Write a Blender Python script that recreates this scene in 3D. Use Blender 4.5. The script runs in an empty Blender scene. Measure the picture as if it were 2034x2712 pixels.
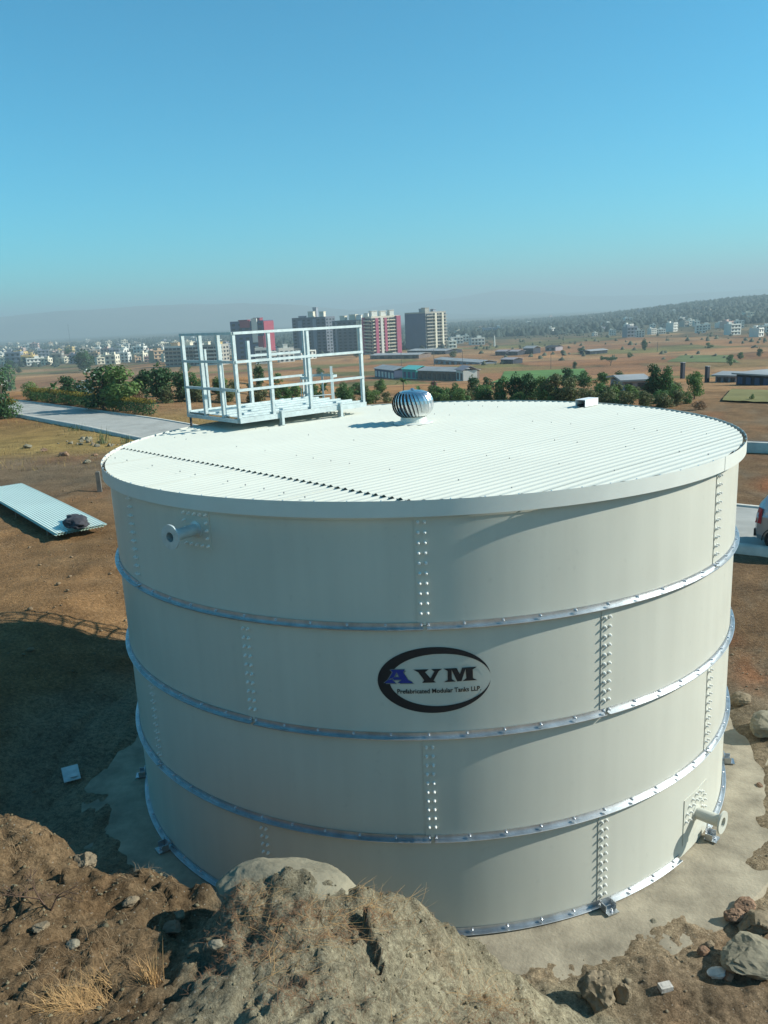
import bpy, math, random
import numpy as np
from mathutils import Vector, Matrix

random.seed(7)
RNG = np.random.default_rng(11)
rad = math.radians
SC = bpy.context.scene
COL = SC.collection

# ------------------------------------------------------------------ camera
CAM_Y, CAM_Z = -12.057, 6.623
YAW, PIT, ROL = -0.0458, 0.2351, -0.0484
FPX = 2173.42
_fw0 = Vector((math.sin(YAW), math.cos(YAW), 0))
_rt = Vector((math.cos(YAW), -math.sin(YAW), 0))
_fw = _fw0 * math.cos(PIT) - Vector((0, 0, math.sin(PIT)))
_up = _fw0 * math.sin(PIT) + Vector((0, 0, math.cos(PIT)))
_e1 = _rt * math.cos(ROL) + _up * math.sin(ROL)
_e2 = -_rt * math.sin(ROL) + _up * math.cos(ROL)
cam_data = bpy.data.cameras.new('camera')
cam = bpy.data.objects.new('camera', cam_data)
COL.objects.link(cam)
cam.matrix_world = Matrix((
    (_e1.x, _e2.x, -_fw.x, 0), (_e1.y, _e2.y, -_fw.y, CAM_Y),
    (_e1.z, _e2.z, -_fw.z, CAM_Z), (0, 0, 0, 1)))
cam_data.sensor_fit = 'VERTICAL'
cam_data.sensor_height = 24.0
cam_data.lens = FPX / 2712 * 24.0
cam_data.clip_start = 0.05
cam_data.clip_end = 60000
SC.camera = cam

# ------------------------------------------------------------------ sky, sun, exposure
SUN_EL, SUN_AZ = 31.0, 93.5          # azimuth counted from the camera side towards the right
S = Vector((math.cos(rad(SUN_EL)) * math.sin(rad(SUN_AZ)),
            -math.cos(rad(SUN_EL)) * math.cos(rad(SUN_AZ)), math.sin(rad(SUN_EL))))
SKY_TINT = (.25, 1.44, 1.56, 1)
world = bpy.data.worlds.new('World')
SC.world = world
world.use_nodes = True
wn = world.node_tree
wn.nodes.clear()
wo = wn.nodes.new('ShaderNodeOutputWorld')
wb = wn.nodes.new('ShaderNodeBackground')
ws = wn.nodes.new('ShaderNodeTexSky')
ws.sky_type = 'NISHITA'
ws.sun_disc = False
ws.sun_elevation = rad(SUN_EL)
ws.sun_rotation = math.atan2(S.x, S.y)
ws.altitude = 500
ws.air_density = 1.0
ws.dust_density = 0.0
ws.ozone_density = 3.0
wb.inputs["Strength"].default_value = 0.07
wt = wn.nodes.new('ShaderNodeMix'); wt.data_type = 'RGBA'; wt.blend_type = 'MULTIPLY'; wt.inputs['Factor'].default_value = 1.0
wt.inputs['B'].default_value = SKY_TINT
wn.links.new(ws.outputs[0], wt.inputs['A'])
wn.links.new(wt.outputs['Result'], wb.inputs[0])
wn.links.new(wb.outputs[0], wo.inputs[0])
sun_d = bpy.data.lights.new('sun', 'SUN')
sun_d.energy = 5.0
sun_d.angle = rad(0.53)
sun_d.color = (1.0, 0.985, 0.90)
sun = bpy.data.objects.new('sun', sun_d)
COL.objects.link(sun)
sun.rotation_euler = S.to_track_quat('Z', 'Y').to_euler()
SC.view_settings.view_transform = 'Standard'
SC.view_settings.look = 'None'
SC.view_settings.exposure = 0.56
SC.view_settings.gamma = 1.0
SC.view_settings.use_curve_mapping = False
SC.cycles.use_denoising = True
SC.cycles.max_bounces = 6
SC.cycles.volume_bounces = 0
SC.cycles.sample_clamp_indirect = 6.0
HAZE_DENSITY = 0.00040
HAZE_COLOR = (.61, .76, .79, 1)

# ------------------------------------------------------------------ helpers: photograph point -> ray in the world
VS = 2034 / 1659.0
def ray(vx, vy):
    a, b = vx * VS - 1017, vy * VS - 1356
    c, s = math.cos(ROL), math.sin(ROL)
    u, w = c * a + s * b, -s * a + c * b
    return (_fw * FPX + _rt * u - _up * w).normalized()
CAMP = Vector((0, CAM_Y, CAM_Z))
def at_z(vx, vy, z):
    d = ray(vx, vy); return CAMP + d * ((z - CAM_Z) / d.z)
def at_y(vx, vy, y):
    d = ray(vx, vy); return CAMP + d * ((y - CAM_Y) / d.y)

# ------------------------------------------------------------------ numpy noise
def _hash(ix, iy, seed):
    h = (ix.astype(np.int64) * 374761393 + iy.astype(np.int64) * 668265263 + seed * 982451653) & 0xffffffff
    h = ((h ^ (h >> 13)) * 1274126177) & 0xffffffff
    h = (h ^ (h >> 16)) & 0xffffffff
    return h / 4294967295.0
def vnoise(x, y, seed=0):
    x = np.asarray(x, float); y = np.asarray(y, float)
    ix, iy = np.floor(x), np.floor(y)
    fx, fy = x - ix, y - iy
    fx = fx * fx * (3 - 2 * fx); fy = fy * fy * (3 - 2 * fy)
    a, b = _hash(ix, iy, seed), _hash(ix + 1, iy, seed)
    c, d = _hash(ix, iy + 1, seed), _hash(ix + 1, iy + 1, seed)
    return (a + (b - a) * fx) * (1 - fy) + (c + (d - c) * fx) * fy
def fbm(x, y, seed=0, octv=4, gain=.5):
    t = 0; amp = 1; n = 0
    for o in range(octv):
        t = t + amp * (vnoise(x * 2 ** o, y * 2 ** o, seed + o * 17) - .5); n += amp; amp *= gain
    return t / n * 2
def sstep(a, b, x):
    t = np.clip((np.asarray(x, float) - a) / (b - a), 0, 1)
    return t * t * (3 - 2 * t)

def crag(x, y, size, seed, A, B):
    """blocky broken surface: every cell has its own level and tilt"""
    u, v = x / size, y / size
    iu, iv = np.floor(u), np.floor(v)
    best = np.full(np.shape(x), 1e9); out = np.zeros(np.shape(x))
    for di in (-1, 0, 1):
        for dj in (-1, 0, 1):
            a, b = iu + di, iv + dj
            du, dv = u - a - _hash(a, b, seed), v - b - _hash(a, b, seed + 1)
            d = du * du + dv * dv
            h = A * (_hash(a, b, seed + 2) - .5) + B * size * (du * (_hash(a, b, seed + 3) - .5) + dv * (_hash(a, b, seed + 4) - .5))
            m = d < best; out = np.where(m, h, out); best = np.where(m, d, best)
    return out
# ------------------------------------------------------------------ terrain height
ROADC = [(75, -31), (45, -11.5), (28, -0.6), (9.6, 11.7), (0, 19.6), (-15.1, 36.6), (-28.8, 51.3), (-42, 65), (-70, 93)]
ROAD2 = [(90, 6), (40, 15), (15.0, 24.9), (7, 31), (-2, 45)]
def seg_dist(x, y, pts):
    best = np.full(np.shape(x), 1e9)
    for (ax, ay), (bx, by) in zip(pts[:-1], pts[1:]):
        dx, dy = bx - ax, by - ay
        t = np.clip(((x - ax) * dx + (y - ay) * dy) / (dx * dx + dy * dy), 0, 1)
        best = np.minimum(best, np.hypot(x - ax - t * dx, y - ay - t * dy))
    return best
_PD = np.array([0, 60, 75, 90, 150, 230, 400, 620, 1200, 2000, 6000, 15000])
_PZ = np.array([0, 0, -.7, -2.0, -6.0, -12.0, -16.5, -19.4, -23.5, -26, -34, -60])
def base_z(x, y):
    x = np.asarray(x, float); y = np.asarray(y, float)
    yy = y - CAM_Y
    D = np.hypot(x, yy)
    z = np.interp(D, _PD, _PZ)
    z = z + .75 * sstep(-5.2, -8.5, x) * (1 - sstep(16, 40, np.abs(y - 6))) * sstep(-5, -1, y)
    zl = np.interp(D, [0, 96, 160, 1e6], [.5, .5, -6.6, -6.6])
    wl = sstep(-8, -20, x) * sstep(12, 34, y)
    z = np.where(D < 160, z * (1 - wl) + np.maximum(z, zl) * wl, z)
    az = np.degrees(np.arctan2(x, yy))
    hill = sstep(7, 23, az) * np.where(az > 23, 1 + (az - 23) * .02, 1)
    z = z + 29 * hill * np.exp(-((D - 1750) / 620) ** 2) * (az < 100)
    return z
# the spoil heap the picture was taken from: control points, thin plate interpolation
def _mp():
    P = []
    def py(vx, vy, y): p = at_y(vx, vy, y); P.append((p.x, p.y, p.z))
    def pz(vx, vy, z): p = at_z(vx, vy, z); P.append((p.x, p.y, p.z))
    for vx, vy, y in ((505, 1905, -6.75), (560, 1885, -6.7), (640, 1880, -6.65), (700, 1890, -6.62), (760, 1920, -6.62), (850, 1940, -6.55),
                      (920, 1970, -6.38), (960, 1997, -6.2), (1000, 2034, -6.0)):
        py(vx, vy, y)
        q = P[-1]
        P.append((q[0] - .05, q[1] + .36, q[2] - .6))
        P.append((q[0] - .08, q[1] + .72, max(q[2] - 1.6, -.05)))
    for vx, vy, y in ((0, 1757, -5.7), (60, 1767, -5.75), (110, 1800, -5.8), (180, 1858, -5.95), (240, 1888, -6.0), (300, 1892, -6.05),
                      (360, 1890, -6.1), (425, 1930, -6.2)):
        py(vx, vy, y)
        q = P[-1]
        P.append((q[0] - .05, q[1] + .4, q[2] - .6))
        P.append((q[0] - .1, q[1] + .9, max(q[2] - 1.9, .05)))
    # gully between bank and heap
    for vx, vy, z in ((462, 1918, 2.02), (412, 1975, 2.08), (352, 2045, 2.16), (300, 2115, 2.28), (250, 2212, 2.40)):
        pz(vx, vy, z)
    # heap body
    for vx, vy, z in ((488, 1950, 2.30), (440, 2020, 2.32), (395, 2090, 2.34), (340, 2190, 2.42), (560, 2000, 2.46), (700, 2000, 2.40), (850, 2030, 2.1),
                      (600, 2120, 2.40), (800, 2120, 2.2), (500, 2212, 2.42), (700, 2212, 2.36), (900, 2212, 2.0), (950, 2120, 1.75),
                      (1050, 2120, 1.15), (1060, 2212, 1.55), (1150, 2130, .45), (1180, 2212, .75), (1250, 2180, .2), (1050, 2060, .75), (1120, 2090, .2)):
        pz(vx, vy, z)
    # left bank body
    for vx, vy, z in ((0, 1850, 2.42), (120, 1900, 2.25), (0, 2000, 2.45), (150, 2050, 2.38), (250, 2000, 2.24), (330, 1960, 2.14), (0, 2212, 2.5), (120, 2180, 2.44)):
        pz(vx, vy, z)
    # flat ground on the right and round the pad
    for vx, vy in ((1300, 2130), (1330, 2212), (1480, 2212), (1650, 2212), (1450, 2100), (1650, 2050)):
        pz(vx, vy, -.02)
    for t in range(-75, 80, 15):
        P.append((5.35 * math.sin(rad(t)), -5.35 * math.cos(rad(t)), -.06 if t > -60 else .05))
    P += [(0, -12.0, 4.9), (-2, -9.6, 2.4), (0, -9.6, 2.2), (-2, -10.6, 2.9), (0, -10.7, 3.3), (2.0, -10, 1.6), (2.2, -12, 3.0), (-4.5, -12, 3.6), (-4.5, -8, 2.7), (-6.5, -7, 2.6), (-6, -4.2, 1.2), (-7, -9.5, 2.8),
          (3.5, -8, 0), (5, -7, 0), (6, -5, 0), (4.5, -10, .4), (6.5, -10, .2), (-8, -5, 1.4), (-9, -8, 2.2), (0, -15, 4.2), (4, -14, 2), (-5, -15, 3.6)]
    return np.array(P)
_MP = _mp()
def _phi(r2): return np.where(r2 > 1e-12, .5 * r2 * np.log(np.maximum(r2, 1e-12)), 0)
def _fit():
    n = len(_MP); X = _MP[:, :2]
    K = _phi(((X[:, None] - X[None]) ** 2).sum(-1)) + np.eye(n) * .004
    A = np.zeros((n + 3, n + 3)); A[:n, :n] = K
    A[:n, n] = 1; A[:n, n + 1:] = X; A[n, :n] = 1; A[n + 1:, :n] = X.T
    return np.linalg.solve(A, np.r_[_MP[:, 2], 0, 0, 0])
_MW = _fit()
def mound_z(x, y):
    n = len(_MP)
    r2 = (x[..., None] - _MP[:, 0]) ** 2 + (y[..., None] - _MP[:, 1]) ** 2
    return _phi(r2) @ _MW[:n] + _MW[n] + _MW[n + 1] * x + _MW[n + 2] * y
def mound_w(x, y):
    return (1 - sstep(6.5, 10.5, np.hypot(x * 1.0, y + 9.5))) * sstep(5.05, 5.5, np.hypot(x, y)) * sstep(-2.0, -3.2, y)
def height(x, y, noise=True):
    x = np.atleast_1d(np.asarray(x, float)); y = np.atleast_1d(np.asarray(y, float))
    z = base_z(x, y)
    w = mound_w(x, y)
    m = w > 0
    zz = np.zeros_like(z)
    if m.any():
        zz[m] = np.maximum(mound_z(x[m], y[m]), -.06)
    z = z * (1 - w) + zz * w
    if noise:
        R = np.hypot(x, y)
        D = np.hypot(x, y - CAM_Y)
        flat = sstep(2.6, 5.0, seg_dist(x, y, ROADC)) * sstep(1.8, 3.5, seg_dist(x, y, ROAD2))
        near = 1 - sstep(40, 80, D)
        padm = sstep(4.55, 5.0, R)
        hm = sstep(.25, .9, zz * w)                       # on the heap
        pn = fbm(x * 1.3, y * 1.3, 44, 4); n2p = fbm(x * 6, y * 6, 46, 4, .65)
        z = np.where(R < 5.9, np.minimum(z, .03) * sstep(4.9, 5.9, R) + (1 - sstep(5.2, 5.9, R)) * np.clip(-.05 + .12 * (R - 4.95 - .16 * pn - .10 * n2p), -.12, .05), z)
        z = z - .07 * (1 - padm) - .07 * (1 - sstep(2.3, 2.9, seg_dist(x, y, ROADC)))
        n1 = fbm(x * .55, y * .55, 3, 4)
        n2 = fbm(x * 2.6, y * 2.6, 9, 4, .6)
        n3 = fbm(x * 9, y * 9, 21, 3, .6)
        lump = np.maximum(fbm(x * 5.2, y * 5.2, 33, 2), .12) - .12
        z = z + flat * near * padm * (.12 * n1 + .065 * n2 + .022 * n3 + .05 * lump * (1 - hm)) + hm * (.05 * n2 + .03 * n3 + .02 * lump + .022 * fbm(x * 17, y * 17, 77, 3, .75))
        if (hm > 0).any():
            k = hm > 0; wx = x[k] + .10 * fbm(x[k] * 4, y[k] * 4, 5, 3); wy = y[k] + .10 * fbm(x[k] * 4 + 9, y[k] * 4, 6, 3)
            z[k] += hm[k] * (crag(wx, wy, .5, 61, .035, .32) + crag(wx, wy, .15, 71, .013, .3) + crag(wx, wy, .06, 83, .008, .3))
        z = z + flat * (1 - near) * 1.2 * fbm(x * .012, y * .012, 5, 3) * sstep(70, 160, D)
    return z
def hz(x, y): return float(height(x, y)[0])
def ground_at(vx, vy, dmax=4000):
    """where the view line through that point of the photograph meets the terrain"""
    d = ray(vx, vy)
    t = np.r_[np.arange(3, 60, .1), 60 * 1.004 ** np.arange(0, 1060)]
    X, Y, Z = d.x * t, CAM_Y + d.y * t, CAM_Z + d.z * t
    below = np.nonzero(Z < height(X, Y))[0]
    i = below[0] if len(below) else len(t) - 1
    if t[i] > dmax:
        k = dmax; return Vector((d.x * k, CAM_Y + d.y * k, hz(d.x * k, CAM_Y + d.y * k)))
    return Vector((X[i], Y[i], hz(X[i], Y[i])))

# ------------------------------------------------------------------ materials
def srgb(r, g, b):
    f = lambda c: c / 12.92 if c <= .04045 else ((c + .055) / 1.055) ** 2.4
    return (f(r / 255), f(g / 255), f(b / 255))
MATS = {}
def mat(name, col, rough=.6, metal=0., var=.12, scale=4., bump=0., bscale=40., spec=.5, coat=0., detail=5, transl=0.):
    if name in MATS: return MATS[name]
    m = bpy.data.materials.new(name); m.use_nodes = True
    nt = m.node_tree; b = nt.nodes['Principled BSDF']
    b.inputs['Roughness'].default_value = rough
    b.inputs['Metallic'].default_value = metal
    b.inputs['Specular IOR Level'].default_value = spec
    if coat: b.inputs['Coat Weight'].default_value = coat
    tc = nt.nodes.new('ShaderNodeTexCoord')
    if var > 0:
        no = nt.nodes.new('ShaderNodeTexNoise'); no.inputs['Scale'].default_value = scale
        no.inputs['Detail'].default_value = detail; no.inputs['Roughness'].default_value = .62
        nt.links.new(tc.outputs['Object'], no.inputs['Vector'])
        cr = nt.nodes.new('ShaderNodeValToRGB')
        cr.color_ramp.elements[0].position = .3; cr.color_ramp.elements[1].position = .7
        lo = [c * (1 - var) for c in col]; hi = [min(1, c * (1 + var)) for c in col]
        cr.color_ramp.elements[0].color = (*lo, 1); cr.color_ramp.elements[1].color = (*hi, 1)
        nt.links.new(no.outputs['Fac'], cr.inputs['Fac'])
        nt.links.new(cr.outputs['Color'], b.inputs['Base Color'])
    else:
        b.inputs['Base Color'].default_value = (*col, 1)
    if bump > 0:
        n2 = nt.nodes.new('ShaderNodeTexNoise'); n2.inputs['Scale'].default_value = bscale; n2.inputs['Detail'].default_value = 6
        nt.links.new(tc.outputs['Object'], n2.inputs['Vector'])
        bp = nt.nodes.new('ShaderNodeBump'); bp.inputs['Strength'].default_value = bump; bp.inputs['Distance'].default_value = .02
        nt.links.new(n2.outputs['Fac'], bp.inputs['Height']); nt.links.new(bp.outputs['Normal'], b.inputs['Normal'])
    if transl > 0:
        tr = nt.nodes.new('ShaderNodeBsdfTranslucent'); mx = nt.nodes.new('ShaderNodeMixShader'); mx.inputs[0].default_value = transl
        out = nt.nodes['Material Output']
        tr.inputs['Color'].default_value = (*[min(1, c * 1.5) for c in col], 1)
        nt.links.new(b.outputs[0], mx.inputs[1]); nt.links.new(tr.outputs[0], mx.inputs[2]); nt.links.new(mx.outputs[0], out.inputs['Surface'])
    MATS[name] = m
    return m

def ground_material():
    m = bpy.data.materials.new('earth'); m.use_nodes = True
    nt = m.node_tree; N = nt.nodes; L = nt.links; b = N['Principled BSDF']
    b.inputs['Roughness'].default_value = .95; b.inputs['Specular IOR Level'].default_value = .1
    at = N.new('ShaderNodeAttribute'); at.attribute_name = 'Col'
    geo = N.new('ShaderNodeNewGeometry')
    def noise(sc, det, rg=.65):
        n = N.new('ShaderNodeTexNoise'); n.inputs['Scale'].default_value = sc; n.inputs['Detail'].default_value = det; n.inputs['Roughness'].default_value = rg
        L.new(geo.outputs['Position'], n.inputs['Vector']); return n
    def ramp(n, p0, c0, p1, c1):
        r = N.new('ShaderNodeValToRGB'); e = r.color_ramp.elements
        e[0].position = p0; e[0].color = (*c0, 1); e[1].position = p1; e[1].color = (*c1, 1)
        L.new(n.outputs['Fac'], r.inputs['Fac']); return r
    def mult(a, bb, f=1.):
        x = N.new('ShaderNodeMix'); x.data_type = 'RGBA'; x.blend_type = 'MULTIPLY'; x.inputs['Factor'].default_value = f
        L.new(a, x.inputs['A']); L.new(bb, x.inputs['B']); return x.outputs['Result']
    r1 = ramp(noise(.9, 8), .3, (.62, .6, .58), .72, (1.3, 1.26, 1.2))
    r2 = ramp(noise(14, 7, .72), .34, (.42, .40, .37), .66, (1.42, 1.41, 1.38))
    r4 = ramp(noise(60, 5, .7), .34, (.55, .53, .5), .66, (1.32, 1.31, 1.3))
    r3 = ramp(noise(.035, 6), .35, (.72, .74, .75), .65, (1.22, 1.16, 1.1))
    c = mult(mult(mult(at.outputs['Color'], r1.outputs['Color']), r2.outputs['Color'], .8), r3.outputs['Color'])
    c = mult(c, r4.outputs['Color'], .8)
    # pale grit
    v = N.new('ShaderNodeTexVoronoi'); v.inputs['Scale'].default_value = 26; L.new(geo.outputs['Position'], v.inputs['Vector'])
    lt = N.new('ShaderNodeMath'); lt.operation = 'LESS_THAN'; lt.inputs[1].default_value = .2; L.new(v.outputs['Distance'], lt.inputs[0])
    vr = N.new('ShaderNodeSeparateColor'); L.new(v.outputs['Color'], vr.inputs[0])
    g2 = N.new('ShaderNodeMath'); g2.operation = 'GREATER_THAN'; g2.inputs[1].default_value = .74; L.new(vr.outputs[0], g2.inputs[0])
    mm = N.new('ShaderNodeMath'); mm.operation = 'MULTIPLY'; L.new(lt.outputs[0], mm.inputs[0]); L.new(g2.outputs[0], mm.inputs[1])
    mf = N.new('ShaderNodeMath'); mf.operation = 'MULTIPLY'; L.new(mm.outputs[0], mf.inputs[0]); mf.inputs[1].default_value = .45
    mx = N.new('ShaderNodeMix'); mx.data_type = 'RGBA'; L.new(mf.outputs[0], mx.inputs['Factor']); L.new(c, mx.inputs['A']); mx.inputs['B'].default_value = (.42, .38, .31, 1)
    L.new(mx.outputs['Result'], b.inputs['Base Color'])
    nb = noise(22, 9, .72)
    bp = N.new('ShaderNodeBump'); bp.inputs['Strength'].default_value = 1.0; bp.inputs['Distance'].default_value = .045
    L.new(nb.outputs['Fac'], bp.inputs['Height']); L.new(bp.outputs['Normal'], b.inputs['Normal'])
    return m

# ------------------------------------------------------------------ mesh building
def mesh_np(name, V, F, smooth=False):
    me = bpy.data.meshes.new(name)
    V = np.asarray(V, np.float32); F = np.asarray(F, np.int32)
    n, k = F.shape
    me.vertices.add(len(V)); me.vertices.foreach_set('co', V.ravel())
    me.loops.add(n * k); me.loops.foreach_set('vertex_index', F.ravel())
    me.polygons.add(n); me.polygons.foreach_set('loop_start', np.arange(0, n * k, k, dtype=np.int32))
    me.update(calc_edges=True)
    if smooth: me.polygons.foreach_set('use_smooth', np.ones(n, bool))
    return me
class MB:
    def __init__(s): s.v = []; s.f = []; s.mi = []; s.cur = 0
    def add(s, vs, fs):
        o = len(s.v); s.v += [tuple(v) for v in vs]
        for f in fs: s.f.append([i + o for i in f]); s.mi.append(s.cur)
        return s
    def box(s, c, size, rot=None, taper=1.):
        x, y, z = (k / 2 for k in size)
        vs = [Vector((sx * x * (taper if sz > 0 else 1), sy * y * (taper if sz > 0 else 1), sz * z)) for sz in (-1, 1) for sy in (-1, 1) for sx in (-1, 1)]
        if rot is not None: vs = [rot @ v for v in vs]
        c = Vector(c)
        return s.add([v + c for v in vs], [(0, 2, 3, 1), (4, 5, 7, 6), (0, 1, 5, 4), (2, 6, 7, 3), (0, 4, 6, 2), (1, 3, 7, 5)])
    def bar(s, p0, p1, w, h, up=(0, 0, 1)):
        p0, p1 = Vector(p0), Vector(p1); d = (p1 - p0); L = d.length; d.normalize()
        u = Vector(up)
        if abs(u.dot(d)) > .98: u = Vector((1, 0, 0))
        r = d.cross(u).normalized(); u = r.cross(d)
        M = Matrix((r, d, u)).transposed()
        return s.box((p0 + p1) / 2, (w, L, h), M)
    def tube(s, p0, p1, r0, r1=None, n=8, caps=True):
        r1 = r0 if r1 is None else r1
        p0, p1 = Vector(p0), Vector(p1); d = (p1 - p0).normalized()
        a = Vector((0, 0, 1)) if abs(d.z) < .9 else Vector((1, 0, 0))
        e1 = d.cross(a).normalized(); e2 = d.cross(e1)
        vs = []
        for p, r in ((p0, r0), (p1, r1)):
            for i in range(n):
                t = 2 * math.pi * i / n; vs.append(p + e1 * r * math.cos(t) + e2 * r * math.sin(t))
        fs = [(i, (i + 1) % n, n + (i + 1) % n, n + i) for i in range(n)]
        if caps: fs += [tuple(range(n))[::-1], tuple(range(n, 2 * n))]
        return s.add(vs, fs)
    def path(s, pts, r, n=6):
        for a, b in zip(pts[:-1], pts[1:]): s.tube(a, b, r, r, n)
        return s
    def lathe(s, prof, n=16, c=(0, 0, 0), cap0=False, cap1=False):
        vs = []
        for r, z in prof:
            for i in range(n):
                t = 2 * math.pi * i / n; vs.append((c[0] + r * math.cos(t), c[1] + r * math.sin(t), c[2] + z))
        fs = []
        for k in range(len(prof) - 1):
            for i in range(n):
                j = (i + 1) % n; fs.append((k * n + i, k * n + j, (k + 1) * n + j, (k + 1) * n + i))
        if cap0: fs.append(tuple(range(n))[::-1])
        if cap1: fs.append(tuple(range((len(prof) - 1) * n, len(prof) * n)))
        return s.add(vs, fs)
    def mesh(s, name, mats, smooth=False):
        me = bpy.data.meshes.new(name); me.from_pydata(s.v, [], s.f); me.update()
        for m in (mats if isinstance(mats, (list, tuple)) else [mats]): me.materials.append(m)
        if any(s.mi): me.polygons.foreach_set('material_index', np.array(s.mi, np.int32))
        if smooth: me.polygons.foreach_set('use_smooth', np.ones(len(s.f), bool))
        return me
    def build(s, name, mats, parent=None, smooth=False, **kw):
        return obj(name, s.mesh(name, mats, smooth), parent, **kw)
def obj(name, me, parent=None, loc=None, rot=None, scale=None, M=None, label=None, cat=None, group=None, kind=None, material=None):
    o = bpy.data.objects.new(name, me); COL.objects.link(o)
    if material is not None and me is not None: me.materials.append(material)
    if parent is not None: o.parent = parent
    if loc is not None: o.location = loc
    if rot is not None: o.rotation_euler = rot
    if scale is not None: o.scale = scale if hasattr(scale, '__len__') else (scale,) * 3
    if M is not None: o.matrix_basis = M
    tag(o, label, cat, group, kind)
    return o
def tag(o, label=None, cat=None, group=None, kind=None):
    if label: o['label'] = label
    if cat: o['category'] = cat
    if group: o['group'] = group
    if kind: o['kind'] = kind
    return o
def thing(name, label, cat, loc=(0, 0, 0), rz=0., group=None):
    return obj(name, None, None, loc, (0, 0, rz), label=label, cat=cat, group=group)
def copy_tree(o, parent=None):
    c = o.copy(); COL.objects.link(c)
    if parent is not None: c.parent = parent
    for ch in list(o.children): copy_tree(ch, c)
    return c

# common materials
M_earth = ground_material()
def paint_material():
    m = mat("cream_enamel", (.55, .56, .465), .38, var=0, spec=.32); nt = m.node_tree; N = nt.nodes; L = nt.links; b = N['Principled BSDF']
    tc = N.new('ShaderNodeTexCoord'); mp = N.new('ShaderNodeMapping'); mp.inputs['Scale'].default_value = (5, 5, .35); L.new(tc.outputs['Object'], mp.inputs[0])
    def nz(vec, sc, det, lo, hi, a, c):
        n = N.new('ShaderNodeTexNoise'); n.inputs['Scale'].default_value = sc; n.inputs['Detail'].default_value = det; L.new(vec, n.inputs['Vector'])
        r = N.new('ShaderNodeMapRange'); r.inputs['From Min'].default_value = lo; r.inputs['From Max'].default_value = hi; r.inputs['To Min'].default_value = a; r.inputs['To Max'].default_value = c
        L.new(n.outputs['Fac'], r.inputs['Value']); return r.outputs[0]
    f1 = nz(mp.outputs[0], 1.0, 5, .3, .7, .955, 1.02); f2 = nz(tc.outputs['Object'], .9, 4, .3, .7, .965, 1.02); f3 = nz(tc.outputs['Object'], 16, 6, .62, .75, 1., .93)
    oi = N.new('ShaderNodeObjectInfo'); r = N.new('ShaderNodeMapRange'); r.inputs['To Min'].default_value = .965; r.inputs['To Max'].default_value = 1.02; L.new(oi.outputs['Random'], r.inputs['Value'])
    prev = r.outputs[0]
    for f in (f1, f2, f3):
        k = N.new('ShaderNodeMath'); k.operation = 'MULTIPLY'; L.new(prev, k.inputs[0]); L.new(f, k.inputs[1]); prev = k.outputs[0]
    mx = N.new('ShaderNodeMix'); mx.data_type = 'RGBA'; mx.blend_type = 'MULTIPLY'; mx.inputs['Factor'].default_value = 1.; mx.inputs['A'].default_value = (.56, .553, .468, 1)
    L.new(prev, mx.inputs['B']); L.new(mx.outputs['Result'], b.inputs['Base Color'])
    rr = nz(tc.outputs['Object'], 2.2, 5, .3, .7, .33, .46); L.new(rr, b.inputs['Roughness'])
    bp = N.new('ShaderNodeBump'); bp.inputs['Strength'].default_value = .05; bp.inputs['Distance'].default_value = .05
    nb = N.new('ShaderNodeTexNoise'); nb.inputs['Scale'].default_value = .9; nb.inputs['Detail'].default_value = 2; L.new(tc.outputs['Object'], nb.inputs['Vector']); L.new(nb.outputs['Fac'], bp.inputs['Height']); L.new(bp.outputs['Normal'], b.inputs['Normal'])
    return m
M_paint = paint_material()
M_roof = mat('white_roof_sheet', (.57, .575, .49), .5, var=.04, scale=.7)
M_fascia = mat('fascia_sheet', (.66, .67, .60), .4, var=.05, scale=2)
M_galv = mat('galvanised_steel', (.52, .54, .545), .44, metal=1., var=.18, scale=7, detail=7)
M_galvd = mat('galvanised_bar', (.52, .585, .565), .5, metal=.35, var=.15, scale=9)
M_bolt = mat('bolt_zinc', (.62, .64, .66), .35, metal=.9, var=.1, scale=60)
M_cap = mat('bolt_cap', (.78, .77, .70), .3, var=.05, scale=30)
M_dark = mat('dark_void', (.012, .012, .013), .8, var=0)  # near-black that paints the shade inside hollow parts
M_conc = mat('concrete', (.31, .265, .19), .92, var=.38, scale=2.1, bump=.35, bscale=28, spec=.2, detail=9)
M_alum = mat('bright_aluminium', (.74, .75, .75), .27, metal=1., var=.05, scale=12)

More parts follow.
